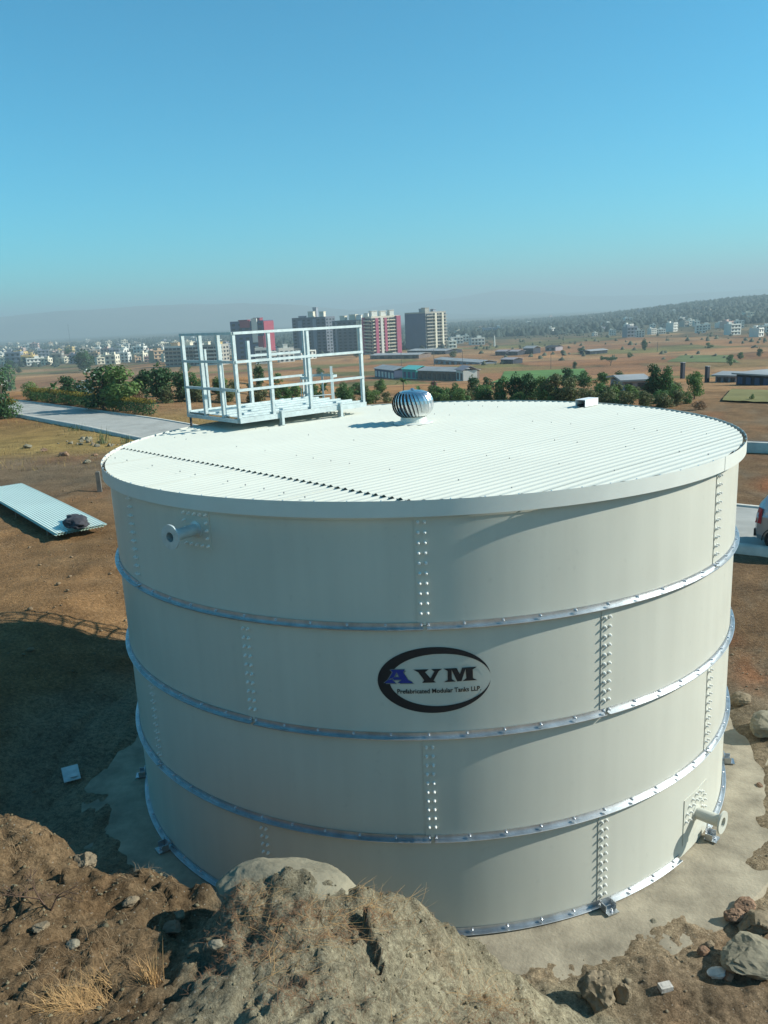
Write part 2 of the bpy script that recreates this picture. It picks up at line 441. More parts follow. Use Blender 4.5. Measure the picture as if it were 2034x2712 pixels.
# ------------------------------------------------------------------ ground sheet
def graded(lo, hi, fine, far_lo, far_hi, g):
    a = list(np.arange(lo, hi + fine * .5, fine))
    s = fine
    while a[-1] < far_hi: s *= g; a.append(a[-1] + s)
    s = fine; b = []
    x = lo
    while x > far_lo: s *= g; x -= s; b.append(x)
    return np.array(b[::-1] + a)
def field_col(x, y):
    """colour of the earth itself: soil kinds near by, fields further off"""
    D = np.hypot(x, y - CAM_Y)
    n = fbm(x * .35, y * .35, 41, 4); n2 = fbm(x * 1.1, y * 1.1, 57, 4); n3 = fbm(x * .12, y * .12, 63, 3)
    def mixc(c, col, f): return c * (1 - f[..., None]) + np.array(col) * f[..., None]
    c = np.zeros(x.shape + (3,)) + np.array((.225, .145, .082))
    c = mixc(c, (.28, .125, .06), sstep(.1, .45, n))
    c = mixc(c, (.21, .17, .12), sstep(.05, .45, n2) * .8)
    c = mixc(c, (.255, .155, .075), sstep(-5, -7, x) * (1 - sstep(13, 19, y)) * .75)
    c = mixc(c, (.20, .155, .105), sstep(-5, -9, x) * sstep(15, 20, y) * (1 - sstep(24, 30, y)) * .7)
    c = mixc(c, (.38, .28, .10), sstep(-5, -9, x) * sstep(25, 31, y) * (1 - sstep(44, 52, y)) * .8)
    R = np.hypot(x, y)
    c = mixc(c, (.27, .23, .165), (1 - sstep(5.5, 7.0, R + .8 * n + .6 * n2)) * .92)
    hw = mound_w(x, y) * sstep(-3.0, -4.5, y) * (1 - sstep(1.2, 2.4, x + .4 * n))
    c = mixc(c, (.255, .245, .185), hw * .95)
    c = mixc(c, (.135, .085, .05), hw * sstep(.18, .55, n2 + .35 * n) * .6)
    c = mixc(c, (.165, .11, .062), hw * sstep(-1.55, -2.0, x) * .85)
    # fields
    a = .35; u = x * math.cos(a) + y * math.sin(a) + 14 * fbm(x * .02, y * .02, 5, 2); v = -x * math.sin(a) + y * math.cos(a) + 9 * fbm(x * .02, y * .02, 8, 2)
    iu, iv = np.floor(u / 75), np.floor(v / 38)
    h = _hash(iu, iv, 3)
    pal = np.array((1.0, .91, .80)) * np.array([(.34, .20, .105), (.40, .245, .13), (.30, .165, .085), (.37, .25, .15), (.27, .20, .10), (.42, .28, .16), (.33, .19, .11), (.20, .20, .085)])
    fc = pal[(h * 7.999).astype(int)]
    edge = np.minimum(np.minimum(u / 75 - iu, iu + 1 - u / 75) * 75, np.minimum(v / 38 - iv, iv + 1 - v / 38) * 38)
    fc = fc * (.62 + .38 * sstep(.6, 2.2, edge))[..., None]
    c = mixc(c, (0, 0, 0), sstep(45, 75, D)) + fc * sstep(45, 75, D)[..., None]
    town = sstep(560, 800, D + 120 * n3)
    c = mixc(c, (.10, .105, .065), town * .8)
    c = mixc(c, (.045, .06, .035), town * sstep(-.15, .15, fbm(x * .006, y * .006, 71, 4)) * .9)
    return np.clip(c, .01, .9)
def build_ground():
    xs = graded(-4.7, 3.1, .025, -12000, 12000, 1.04)
    ys = graded(-8.7, -4.6, .025, -400, 12000, 1.035)
    X, Y = np.meshgrid(xs, ys)
    Z = height(X.ravel(), Y.ravel())
    V = np.stack([X.ravel(), Y.ravel(), Z], 1)
    nx, ny = len(xs), len(ys)
    i = (np.arange(ny - 1)[:, None] * nx + np.arange(nx - 1)[None]).ravel()
    F = np.stack([i, i + 1, i + nx + 1, i + nx], 1)
    me = mesh_np('ground', V, F, True)
    c = field_col(X.ravel(), Y.ravel())
    at = me.color_attributes.new('Col', 'FLOAT_COLOR', 'POINT')
    at.data.foreach_set('color', np.c_[c, np.ones(len(c))].astype(np.float32).ravel())
    obj('ground', me, kind='structure', material=M_earth)
build_ground()

# road, kerbs
def smooth_line(pts, step=1.0):
    P = np.array(pts, float); t = np.r_[0, np.cumsum(np.hypot(*np.diff(P, axis=0).T))]
    s = np.arange(0, t[-1], step)
    x, y = np.interp(s, t, P[:, 0]), np.interp(s, t, P[:, 1])
    k = np.ones(9) / 9
    for _ in range(2):
        x = np.r_[x[:4], np.convolve(x, k, 'valid'), x[-4:]]; y = np.r_[y[:4], np.convolve(y, k, 'valid'), y[-4:]]
    return x, y
def strip(name, pts, prof, material, kind='structure', step=1., **kw):
    """sweep a cross-section [(offset, height)...] along a line on the terrain"""
    x, y = smooth_line(pts, step)
    dx, dy = np.gradient(x), np.gradient(y); l = np.hypot(dx, dy); nx, ny = dy / l, -dx / l
    zc = base_z(x, y)
    V = []
    for off, h in prof: V.append(np.stack([x + nx * off, y + ny * off, zc + h], 1))
    V = np.stack(V, 1); n, k = V.shape[:2]
    i = (np.arange(n - 1)[:, None] * k + np.arange(k - 1)[None]).ravel()
    me = mesh_np(name, V.reshape(-1, 3), np.stack([i, i + 1, i + k + 1, i + k], 1))
    return obj(name, me, kind=kind, material=material, **kw)
M_roadc = mat('road_concrete', (.37, .36, .32), .9, var=.16, scale=.9, bump=.1, bscale=60, spec=.2)
M_asph = mat('road_asphalt', (.10, .10, .10), .92, var=.2, scale=.8, spec=.2)
M_kerb = mat('kerb_concrete', (.50, .47, .40), .9, var=.18, scale=2.5, bump=.2)
strip('road', ROADC, [(-2.35, .035), (2.35, .035)], M_roadc)
# far kerb: a row of kerb stones, the near one flush
strip('kerb_far', ROADC, [(-2.36, -.1), (-2.36, .17), (-2.42, .185), (-2.72, .185), (-2.74, -.1)], M_kerb)
strip('kerb_near', ROADC, [(2.6, -.1), (2.59, .075), (2.36, .075), (2.355, -.05)], M_kerb)
strip('road_second', ROAD2, [(-1.1, .05), (1.7, .05)], M_asph)
strip('kerb_second', ROAD2, [(-1.12, -.1), (-1.12, .45), (-1.4, .45), (-1.4, -.1)], M_kerb)

# concrete pad
def build_pad():
    mb = MB(); n = 120
    ring = []
    for i in range(n):
        t = 2 * math.pi * i / n
        r = 5.35 + .10 * float(fbm(np.array(math.cos(t) * 2.), np.array(math.sin(t) * 2.), 5, 3)) + .05 * float(fbm(np.array(math.cos(t) * 9.), np.array(math.sin(t) * 9.), 8, 2))
        ring.append((r * math.cos(t), r * math.sin(t)))
    vs = [(x * .85, y * .85, -.012) for x, y in ring] + [(x, y, -.02) for x, y in ring] + [(x * 1.012, y * 1.012, -.2) for x, y in ring]
    fs = [tuple(range(n))]
    for k in range(2):
        fs += [(k * n + i, (k + 1) * n + i, (k + 1) * n + (i + 1) % n, k * n + (i + 1) % n) for i in range(n)]
    mb.add(vs, fs)
    mb.build('concrete_pad', M_conc, kind='structure')
build_pad()

# ------------------------------------------------------------------ the tank
R = 4.368
TH = 1.2
def cyl(t, r, z): return Vector((r * math.sin(rad(t)), -r * math.cos(rad(t)), z))
def wall_frame(t, r, z):
    """frame on the wall: local z points outwards, local y up"""
    n = Vector((math.sin(rad(t)), -math.cos(rad(t)), 0)); up = Vector((0, 0, 1)); x = up.cross(n)
    p = cyl(t, r, z)
    return Matrix(((x.x, up.x, n.x, p.x), (x.y, up.y, n.y, p.y), (x.z, up.z, n.z, p.z), (0, 0, 0, 1)))
tank = thing('water_tank', 'large round cream bolted steel water tank with white roof and galvanised bands', 'water tank')
PA = 360 / 7
def arc_sheet(t0, t1, z0, z1, r0, r1, th, n=44, name='panel', m=None, parent=None):
    mb = MB(); vs = []
    for i in range(n + 1):
        f = i / n; t = t0 + (t1 - t0) * f; r = r0 + (r1 - r0) * f
        vs += [cyl(t, r, z0), cyl(t, r, z1), cyl(t, r - th, z1), cyl(t, r - th, z0)]
    fs = []
    for i in range(n):
        a, b = i * 4, i * 4 + 4
        fs += [(a, b, b + 1, a + 1), (a + 1, b + 1, b + 2, a + 2), (a + 2, b + 2, b + 3, a + 3), (a + 3, b + 3, b, a)]
    fs += [(0, 1, 2, 3), (n * 4 + 3, n * 4 + 2, n * 4 + 1, n * 4)]
    mb.add(vs, fs)
    o = mb.build(name, m, parent, smooth=True); o.data.set_sharp_from_angle(angle=rad(30)); return o
seams = []
for k in range(4):
    z0 = TH * k; off = PA / 2 if k % 2 == 0 else 0.
    for j in range(7):
        s0 = off + PA * j
        arc_sheet(s0 - .95, s0 + PA + .95, z0 + .004, z0 + TH - .004, R + .007, R, .003, name='wall_panel', m=M_paint, parent=tank)
        seams.append((k, (s0 + 180) % 360 - 180))
# galvanised bands: an angle, one length per panel
def band(t0, t1, z, parent, name='band_angle', wl=.066, hl=.060):
    prof = [(.008, 0), (hl, 0), (hl + .004, .010), (hl, .012), (.0145, .010), (.0135, wl), (.008, wl)]
    mb = MB(); n = 44; vs = []; m = len(prof)
    for i in range(n + 1):
        t = t0 + (t1 - t0) * i / n
        for dr, dz in prof: vs.append(cyl(t, R + dr, z + dz))
    fs = []
    for i in range(n):
        for a in range(m):
            b = (a + 1) % m; fs.append((i * m + a, (i + 1) * m + a, (i + 1) * m + b, i * m + b))
    fs += [tuple(range(m)), tuple(range(n * m, n * m + m))[::-1]]
    mb.add(vs, fs)
    o = mb.build(name, M_galv, parent, smooth=True); o.data.set_sharp_from_angle(angle=rad(25)); return o
for k, z in ((3, 3.57), (2, 2.37), (1, 1.17)):
    off = PA / 2 if k % 2 == 0 else 0.
    for j in range(7):
        s0 = off + PA * j
        band(s0 + .25, s0 + PA - .25, z, tank)
for j in range(7):
    s0 = PA / 2 + PA * j
    if j == 0:
        band(s0 + .25, 43.0, .004, tank); band(54.0, s0 + PA - .25, .004, tank)
    else:
        band(s0 + .25, s0 + PA - .25, .004, tank)
# bolts
def bolt_mesh(name, r, h, m, n=8):
    mb = MB(); mb.lathe([(r * 1.45, 0), (r * 1.45, .004), (r, .005), (r * .95, h * .7), (r * .55, h)], n, cap1=True)
    return mb.mesh(name, m)
me_cap = bolt_mesh('bolt_cap', .0135, .034, M_cap)
me_zinc = bolt_mesh('bolt', .012, .026, M_bolt)
hid = MB()
def add_bolt(t, r, z, me, name):
    M = wall_frame(t, r, z)
    if abs(t) < 74:
        obj(name, me, tank, M=M)
    else:
        p = M.to_translation(); n = Vector((M[0][2], M[1][2], 0)); hid.tube(p, p + n * .028, .014, .011, 6)
ds = math.degrees(.033 / R)
for k, t in seams:
    for i in range(10):
        z = TH * k + .135 + i * .1035
        for sgn in (-1, 1):
            dt = sgn * ds
            add_bolt(t + dt, R + .008, z, me_cap, 'seam_bolt')
for z, k in ((3.57, 3), (2.37, 2), (1.17, 1), (.004, 0)):
    off = PA / 2 if k % 2 == 0 else 0.
    for j in range(7):
        s0 = off + PA * j
        for i in range(1, 10):
            t = (s0 + PA * i / 10 + 180) % 360 - 180
            if k == 0 and 42 < t < 55: continue
            add_bolt(t, R + .0135, z + .042, me_zinc, 'band_bolt')
        for sgn in (-1, 1):
            t = (s0 + sgn * ds * 1.1 + 180) % 360 - 180
            add_bolt(t, R + .0135, z + .042, me_zinc, 'band_bolt')
o = hid.build('rear_bolts', M_cap, tank); o['kind'] = 'stuff'
# anchor brackets round the foot
for j in range(14):
    t = (PA / 2 * j + 180) % 360 - 180
    if abs(t) > 130: continue
    Mw = wall_frame(t, R, 0.)
    mb = MB(); mb.box((0, .075, .07), (.13, .11, .008)); mb.box((0, .008, .135), (.15, .012, .15)); mb.box((-.068, .05, .115), (.008, .085, .09)); mb.box((.068, .05, .115), (.008, .085, .09))
    b = mb.build('anchor_bracket', M_galv, tank, M=Mw)
    mb = MB(); mb.tube((0, .012, .165), (0, .05, .165), .011, n=8); mb.tube((0, .0125, .165), (0, .028, .165), .02, n=6)
    mb.build('anchor_bolt', M_bolt, b)
# fascia
for j in range(7):
    t0 = -.55 + PA * j
    f = arc_sheet(t0 - .3, t0 + PA + .1, 4.738, 4.902, R + .088, R + .084, .002, name='fascia_strip', m=M_fascia, parent=tank)
    mb = MB()
    for i in range(1, 12):
        p = cyl(t0 + PA * i / 12, R + .074, 4.894); mb.tube(p, p + Vector((0, 0, .014)), .010, .007, 6)
    if abs((t0 + PA / 2 + 180) % 360 - 180) < 100:
        o = mb.build('fascia_screws', M_bolt, f); o['kind'] = 'stuff'
# top flange under the eaves
arc_sheet(-180, 180, 4.70, 4.80, R + .012, R + .012, .006, n=200, name='top_rim', m=M_paint, parent=tank)
# corrugated roof
CA = rad(45.0)
DX, DY = math.cos(CA), math.sin(CA)          # along the corrugations
UX, UY = math.sin(CA), -math.cos(CA)         # across
PITCH = .118
RR = 4.405
LAP = -3.17
def roof_sheet(u0, u1, v_lo, v_hi, z0, phase, lift0):
    """corrugated strip between two lines across, cut to the circle"""
    n = max(2, int(round((u1 - u0) / (PITCH / 14))))
    us = np.linspace(u0, u1, n + 1); us = us[np.abs(us) < RR - .004]
    if len(us) < 3: return None
    rows = [0, .04, .15, .35, .6, .85, 1.0]
    V = []; keep = []
    for u in us:
        e = math.sqrt(RR * RR - u * u)
        a, b = max(-e, v_lo), min(e, v_hi)
        if b - a < .02: continue
        zc = z0 - .009 + .018 * (.5 + .5 * math.cos(2 * math.pi * (u + phase) / PITCH)) ** 2.2
        for f in rows:
            v = a + (b - a) * f
            lift = lift0 * math.exp(-(v - v_lo) / .5) if lift0 else 0
            V.append((UX * u + DX * v, UY * u + DY * v, zc + lift + .0025 * math.sin(v * 1.7 + u * .9)))
    k = len(rows); m = len(V) // k
    if m < 3: return None
    i = (np.arange(m - 1)[:, None] * k + np.arange(k - 1)[None]).ravel()
    me = mesh_np('roof_sheet', np.array(V), np.stack([i, i + k, i + k + 1, i + 1], 1), True)
    return obj('roof_sheet', me, tank, material=M_roof)
SW = PITCH * 8
nsh = int(math.ceil(RR / SW))
for i in range(-nsh, nsh):
    u0, u1 = i * SW, (i + 1) * SW + .02
    dz = .0015 * ((i % 2) * 2 - 1)
    roof_sheet(u0, u1, LAP, 9, 4.884 + dz, .047, .006)
    roof_sheet(u0, u1, -9, LAP + .18, 4.874 + dz, 0., 0)
mb = MB()
for v in (-3.7, -2.2, -.9, .5, 1.9, 3.2):
    for i in range(-36, 37, 3):
        u = i * PITCH - .047
        x, y = UX * u + DX * v, UY * u + DY * v
        if math.hypot(x, y) < 4.3 and (v > LAP + .1 or True) and random.random() < .45:
            mb.tube((x, y, 4.888), (x, y, 4.905), .009, .007, 6)
o = mb.build('roof_screws', mat('screw_grey', (.30, .30, .29), .6, var=.1), tank); o['kind'] = 'stuff'
# inlet nozzle, top left
def flange_mesh(ro, ri, th, n=28):
    mb = MB(); mb.lathe([(ri, 0), (ro, 0), (ro, th), (ri, th), (ri, 0)], n); return mb
def nozzle(t, z, L, rp, rf, plate, bolts, tall, m, mplate):
    Mw = wall_frame(t, R + .008, z)
    mb = MB(); mb.lathe([(rp, 0), (rp, L)], 24); mb.lathe([(rp * .86, L), (rp * .86, 0)], 24); mb.lathe([(rp * .86, L), (rp, L)], 24); mb.lathe([(rp + .03, .0), (rp + .028, .012), (rp, .02)], 24)
    nz = mb.build('nozzle_pipe', m, tank, M=Mw, smooth=False)
    flange_mesh(rf, rp * .86, .022).build('nozzle_flange', m, nz, loc=(0, 0, L - .02))
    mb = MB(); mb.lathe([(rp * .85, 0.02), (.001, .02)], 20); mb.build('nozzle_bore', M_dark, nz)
    mb = MB()
    w, h = plate
    vs = []; n = 14                                        # curved reinforcing plate that follows the wall
    inv = Mw.inverted()
    for i in range(n + 1):
        a = math.degrees((-w / 2 + w * i / n) / R)
        for zz in (-h / 2, h / 2):
            vs.append(inv @ cyl(t + a, R + .013, z + zz)); vs.append(inv @ cyl(t + a, R + .003, z + zz))
    fs = []
    for i in range(n):
        a, b = i * 4, i * 4 + 4
        fs += [(a, b, b + 2, a + 2), (a + 2, b + 2, b + 3, a + 3), (a + 1, b + 1, b, a)]
    fs += [(0, 2, 3, 1), (n * 4 + 1, n * 4 + 3, n * 4 + 2, n * 4)]
    mb.add(vs, fs); mb.build('reinforcing_plate', mplate, nz)
    for bx, by in bolts:
        a = math.degrees(bx / R)
        obj('plate_bolt', me_zinc if tall else me_cap, nz, M=inv @ wall_frame(t + a, R + .013, z + by))
    return nz
sq = [(-.17 + .34 * i / 4, s * .17) for i in range(5) for s in (-1, 1)] + [(s * .17, -.085 + .085 * i) for i in range(3) for s in (-1, 1)]
nozzle(-33.2, 4.50, .36, .062, .132, (.42, .42), sq, False, M_galvd, M_paint)
circ = [(.27 * math.cos(rad(a)), .27 * math.sin(rad(a))) for a in range(-10, 200, 21)] + [(.18 * math.cos(rad(a)), .18 * math.sin(rad(a))) for a in range(0, 181, 30)]
nozzle(48.2, .46, .34, .075, .14, (.64, .62), circ, False, M_paint, M_paint)
# roof vent box at the far right edge is a separate thing further down

# emblem on the panel: thin painted shapes that follow the curve of the wall
M_navy = mat('emblem_navy', (.0035, .008, .013), .5, var=0)
M_blue = mat('emblem_blue', (.006, .028, .24), .5, var=0)
M_key = mat('emblem_keyline', (.14, .17, .165), .5, var=0)
LT, LZ = .97, 3.012
def wrap(name, polys, m, lift, parent):
    """flat polygons (x across, y up, metres) laid on the wall"""
    mb = MB()
    for poly in polys:
        vs = [cyl(LT + math.degrees(x / R), R + .0085 + lift, LZ + y) for x, y in poly]
        mb.add(vs, [tuple(range(len(vs)))])
    return mb.build(name, m, parent)
def crescent():
    n = 96; A, B = .575, .36
    quads = []
    # inner ellipse shifted to the right, so that the ring thins out to points
    def outer(a): return (A * math.cos(a), B * math.sin(a))
    def inner(a): return (.047 + .528 * math.cos(a) if math.cos(a) > 0 else .047 + .50 * math.cos(a), .285 * math.sin(a) - .0)
    a0 = rad(7)
    for i in range(n):
        q = []
        for j in (i, i + 1):
            f = j / n; q.append(a0 + (2 * math.pi - 2 * a0) * f)
        quads.append([outer(q[0]), outer(q[1]), inner(q[1]), inner(q[0])])
    return quads
emb = wrap('emblem', crescent(), M_navy, 0, tank)
emb['label'] = 'dark crescent oval emblem with lettering painted on the upper panel'
# letters: unit 1 px of the enlarged picture = 0.000832 m
def lp(pts, cx=0.): return [((x - 830) * .0008325, (552 - y) * .000885) for x, y in pts]
LA = [[(300, 413), (480, 413), (455, 443), (378, 443), (330, 443)], [(330, 443), (378, 443), (340, 505), (282, 530), (268, 540)],
      [(378, 443), (455, 443), (512, 540), (435, 535), (410, 505)], [(340, 505), (410, 505), (435, 535), (318, 535)],
      [(268, 540), (318, 535), (330, 550), (362, 578), (220, 578)], [(435, 535), (512, 540), (575, 578), (390, 578), (420, 552)]]
LV = [[(580, 413), (768, 413), (722, 447), (640, 447)], [(640, 447), (722, 447), (785, 525), (760, 578), (708, 547)], [(797, 413), (928, 413), (885, 443), (835, 443)],
      [(835, 443), (885, 443), (822, 552), (760, 578), (785, 525)], [(708, 547), (760, 578), (682, 578)], [(822, 552), (850, 578), (760, 578)]]
LM = [[(945, 413), (1105, 413), (1043, 430), (995, 443)], [(995, 443), (1043, 430), (1043, 545), (995, 550)], [(995, 550), (1043, 545), (1090, 578), (948, 578)],
      [(1043, 430), (1105, 413), (1142, 490), (1160, 578), (1107, 578)], [(1172, 413), (1212, 430), (1160, 578), (1142, 490)],
      [(1172, 413), (1352, 413), (1300, 443), (1212, 430)], [(1212, 430), (1300, 443), (1300, 550), (1220, 545)], [(1220, 545), (1300, 550), (1352, 578), (1172, 578)]]
def grow(polys, dx, dy): return [[(x + dx, y + dy) for x, y in p] for p in polys]
wrap('letter_a_keyline', [lp(p) for p in grow(LA, -12, 0) + grow(LA, 14, 12) + grow(LA, 0, -8)], M_key, .001, emb)
wrap('letter_a', [lp(p) for p in LA], M_blue, .002, emb)
wrap('letter_v', [lp(p) for p in LV], M_navy, .002, emb)
wrap('letter_m', [lp(p) for p in LM], M_navy, .002, emb)
def text_line(txt, x0, x1, ybase, m, parent):
    cu = bpy.data.curves.new('lettering', 'FONT'); cu.body = txt; cu.size = 1.; cu.offset = .018; cu.resolution_u = 3
    t = bpy.data.objects.new('lettering', cu); COL.objects.link(t)
    dg = bpy.context.evaluated_depsgraph_get(); dg.update()
    me = bpy.data.meshes.new_from_object(t.evaluated_get(dg))
    bpy.data.objects.remove(t)
    co = np.empty(len(me.vertices) * 3, np.float32); me.vertices.foreach_get('co', co); co = co.reshape(-1, 3)
    sx = (x1 - x0) / (co[:, 0].max() - co[:, 0].min()); mn = co[:, 0].min()
    out = np.empty_like(co)
    for i, (x, y, _) in enumerate(co):
        X = x0 + (x - mn) * sx; Y = ybase + y * sx * 1.12
        out[i] = cyl(LT + math.degrees(X / R), R + .0105, LZ + Y)
    me.vertices.foreach_set('co', out.ravel()); me.update()
    me.materials.clear(); me.materials.append(m)
    obj('lettering', me, parent)
text_line('Prefabricated Modular Tanks LLP.', (375 - 830) * .0008325, (1397 - 830) * .0008325, (552 - 708) * .000885, mat('emblem_black', (.003, .003, .003), .5, var=0), emb)
# ------------------------------------------------------------------ roof platform
PFA = rad(42.5)
PU = Vector((math.cos(PFA), math.sin(PFA), 0)); PW = Vector((-math.sin(PFA), math.cos(PFA), 0))
P1 = Vector((-2.90, 1.24, 0)); PL, PWD = 2.66, 1.80
plat = thing('roof_platform', 'galvanised steel access platform with handrails on the tank roof', 'platform', (P1.x, P1.y, 4.893))
def pp(t, w, z): return PU * t + PW * w + Vector((0, 0, z - 4.893))
ZD = 5.055; ZR = (5.545, 6.00, 6.455)
def angle_bar(name, a, b, s=.05, th=.006, up=(0, 0, 1), flip=1):
    """L-section bar between two points"""
    a, b = Vector(a), Vector(b); d = (b - a).normalized(); u = Vector(up)
    r = d.cross(u).normalized() * flip; u = r.cross(d) * flip
    mb = MB()
    pr = [(0, 0), (s, 0), (s, th), (th, th), (th, s), (0, s)]
    vs = [p + r * x + u * y for p in (a, b) for x, y in pr]
    fs = [(i, (i + 1) % 6, 6 + (i + 1) % 6, 6 + i) for i in range(6)] + [(5, 4, 3, 0), (3, 2, 1, 0), (6, 9, 10, 11), (6, 7, 8, 9)]
    mb.add(vs, fs); return mb.build(name, M_galvd, plat)
def post(t, w, z0, z1, s=.05, bx=1., by=1.):
    mb = MB(); p = pp(t, w, 0)
    for dx, dy in ((s, .007), (.007, s)):
        M = Matrix((PU, PW, Vector((0, 0, 1)))).transposed()
        c = pp(t + bx * dx / 2, w + by * dy / 2, (z0 + z1) / 2)
        mb.box(c, (dx, dy, z1 - z0), M)
    return mb.build('post', M_galvd, plat)
def rail(a, b, z, inset=.0):
    mb = MB(); p, q = pp(a[0], a[1], z), pp(b[0], b[1], z)
    d = (q - p).normalized(); n = Vector((0, 0, 1)).cross(d)
    mb.bar(p, q, .007, .042); mb.bar(p + n * .021 + Vector((0, 0, .018)), q + n * .021 + Vector((0, 0, .018)), .042, .006)
    return mb.build('rail', M_galvd, plat)
for t in (0, .66, 1.44, PL - .05): post(t, 0, ZD - .02, ZR[2], .055)
for w in (.50, 1.12, PWD - .05): post(0, w, ZD - .02, ZR[2] - .02, .06)
for t, zt in ((.42, 6.18), (.72, 6.25), (1.32, 6.28), (PL - .06, 6.42)): post(t, PWD - .05, ZD - .02, zt, .06 if t > .5 else .045, by=1)
for z in ZR:
    rail((.02, -.01), (PL, -.01), z); rail((-.01, PWD), (-.01, .0), z)
for z in ZR[:2]: rail((1.36, PWD + .0), (PL, PWD + .0), z)
for w in (-.012, PWD): mb = MB(); mb.bar(pp(0, w, ZD), pp(PL, w, ZD), .05, .085); mb.build('deck_beam', M_galvd, plat)
for t in (0.0, .9, 1.75, PL): mb = MB(); mb.bar(pp(t, .02, ZD - .01), pp(t, PWD - .03, ZD - .01), .05, .06); mb.build('deck_beam', M_galvd, plat)
for i in range(5):
    w0 = .03 + i * .348
    mb = MB(); n = 1
    mb.bar(pp(.03, w0 + .165, ZD + .046 + .003 * (i % 2)), pp(PL - .03, w0 + .165, ZD + .046 + .003 * (i % 2)), .33, .006)
    mb.bar(pp(.03, w0 + .01, ZD + .062), pp(PL - .03, w0 + .01, ZD + .062), .006, .03); mb.bar(pp(.03, w0 + .322, ZD + .062), pp(PL - .03, w0 + .322, ZD + .062), .006, .03)
    mb.build('deck_plank', M_galvd, plat)
for t, w in ((.80, -.04), (2.05, -.04), (.80, PWD + .03), (2.05, PWD + .03)):
    mb = MB(); mb.bar(pp(t, w, 4.893), pp(t, w, ZD + .08), .085, .05, up=PU); mb.bar(pp(t - .06, w - .0, 4.898), pp(t + .06, w, 4.898), .09, .008)
    mb.build('foot', M_galvd, plat)

# roof turbine ventilator
vent = thing('turbine_vent', 'round shiny aluminium turbine ventilator in the middle of the tank roof', 'roof vent', (-.06, 1.36, 4.885))
mb = MB(); mb.lathe([(.33, .006), (.30, .022), (.215, .03), (.205, .11), (.225, .115)], 28); mb.build('base_collar', M_fascia, vent, smooth=False)
NV = 30
def vane():
    mb = MB(); rows = 11; vs = []
    for i in range(rows + 1):
        f = i / rows; a = rad(-78 + 150 * f)
        r = .155 + .17 * math.cos(a * .98); z = .315 + .205 * math.sin(a)
        tw = -.42 * (f - .5)
        for s, dr in ((0, -.022), (.65, .010), (1, .016)):
            ang = tw + s * (2 * math.pi / NV) * 1.22
            vs.append(((r + dr) * math.cos(ang), (r + dr) * math.sin(ang), z))
    fs = []
    for i in range(rows):
        for j in range(2):
            k = i * 3 + j; fs.append((k, k + 1, k + 4, k + 3))
    mb.add(vs, fs); return mb.mesh('vane', M_alum, False)
mv = vane()
for i in range(NV): obj('vane', mv, vent, rot=(0, 0, 2 * math.pi * i / NV))
mb = MB(); mb.lathe([(.222, .495), (.215, .512), (.16, .527), (.06, .540), (.03, .543), (.026, .565), (.001, .568)], 28); mb.build('top_cap', M_alum, vent, smooth=True)
mb = MB(); mb.lathe([(.19, .115), (.19, .5)], 20); mb.build('throat', mat('vent_inside', (.06, .065, .07), .5, metal=.6, var=.1), vent)

# white open-ended box by the far edge of the roof
hb = thing('roof_hatch', 'small white box lying at the far right edge of the tank roof', 'box', (3.02, 2.68, 4.893), rad(46))
mb = MB(); w, d, h, t = .42, .2, .125, .008
mb.box((0, 0, h - t / 2), (w, d, t)); mb.box((0, -d / 2 + t / 2, (h - t) / 2), (w - .004, t, h - t)); mb.box((0, d / 2 - t / 2, (h - t) / 2), (w - .004, t, h - t)); mb.box((w / 2 - t, 0, (h - t) / 2), (t, d - 2 * t, h - t))
mb.build('cover', mat('white_sheet', (.8, .8, .77), .5, var=.04), hb)
mb = MB(); mb.box((0, 0, .02), (w - .06, d - .05, .03)); mb.build('inner_shade', M_dark, hb)  # dark slab that puts shade into the box's open end

# caged ladder on the far side
LTH = -156.0
lad = thing('caged_ladder', 'galvanised ladder with hooped safety cage on the far side of the tank', 'ladder', cyl(LTH, R + .16, 0), rad(LTH))
# local frame: -y points outwards, x along the wall
for sx in (-.21, .21):
    mb = MB(); mb.box((sx, 0, 2.85), (.05, .012, 5.7)); mb.build('stile', M_galvd, lad)
for i in range(17): mb = MB(); mb.tube((-.2, 0, .35 + i * .3), (.2, 0, .35 + i * .3), .011, n=6); mb.build('rung', M_galvd, lad)
def hoop(z):
    mb = MB(); pts = []
    for i in range(13):
        a = rad(180 + 180 * i / 12); pts.append((.36 * math.cos(a), -.12 + .58 * math.sin(a), z))
    pts = [(-.22, .0, z)] + pts + [(.22, .0, z)]
    for a, b in zip(pts[:-1], pts[1:]): mb.bar(a, b, .008, .05)
    return mb
for z in (2.3, 2.95, 3.6, 4.25, 4.9, 5.5): hoop(z).build('hoop', M_galvd, lad)
for a in (200, 235, 270, 305, 340):
    mb = MB(); mb.box((.355 * math.cos(rad(a)), -.12 + .575 * math.sin(rad(a)), 3.9), (.04, .012, 3.3), Matrix.Rotation(rad(a + 90), 3, 'Z')); mb.build('cage_strap', M_galvd, lad)
for z in (.9, 2.4, 3.9): mb = MB(); mb.box((-.21, .075, z), (.03, .16, .04)); mb.box((.21, .075, z), (.03, .16, .04)); mb.build('wall_bracket', M_galvd, lad)

# thin pole behind the tank
PQ = at_y(412, 905, 4.0)
pl = thing('steel_pole', 'thin dark steel pole standing behind the tank left of the platform', 'pole', (PQ.x, PQ.y, hz(PQ.x, PQ.y)))
mb = MB(); mb.tube((0, 0, -.1), (0, 0, 5.9), .03, .022, 8); mb.build('shaft', mat('pole_steel', (.09, .09, .09), .5, metal=.4), pl)
mb = MB(); mb.box((0, 0, .02), (.22, .22, .03)); mb.build('base_plate', MATS['pole_steel'], pl)

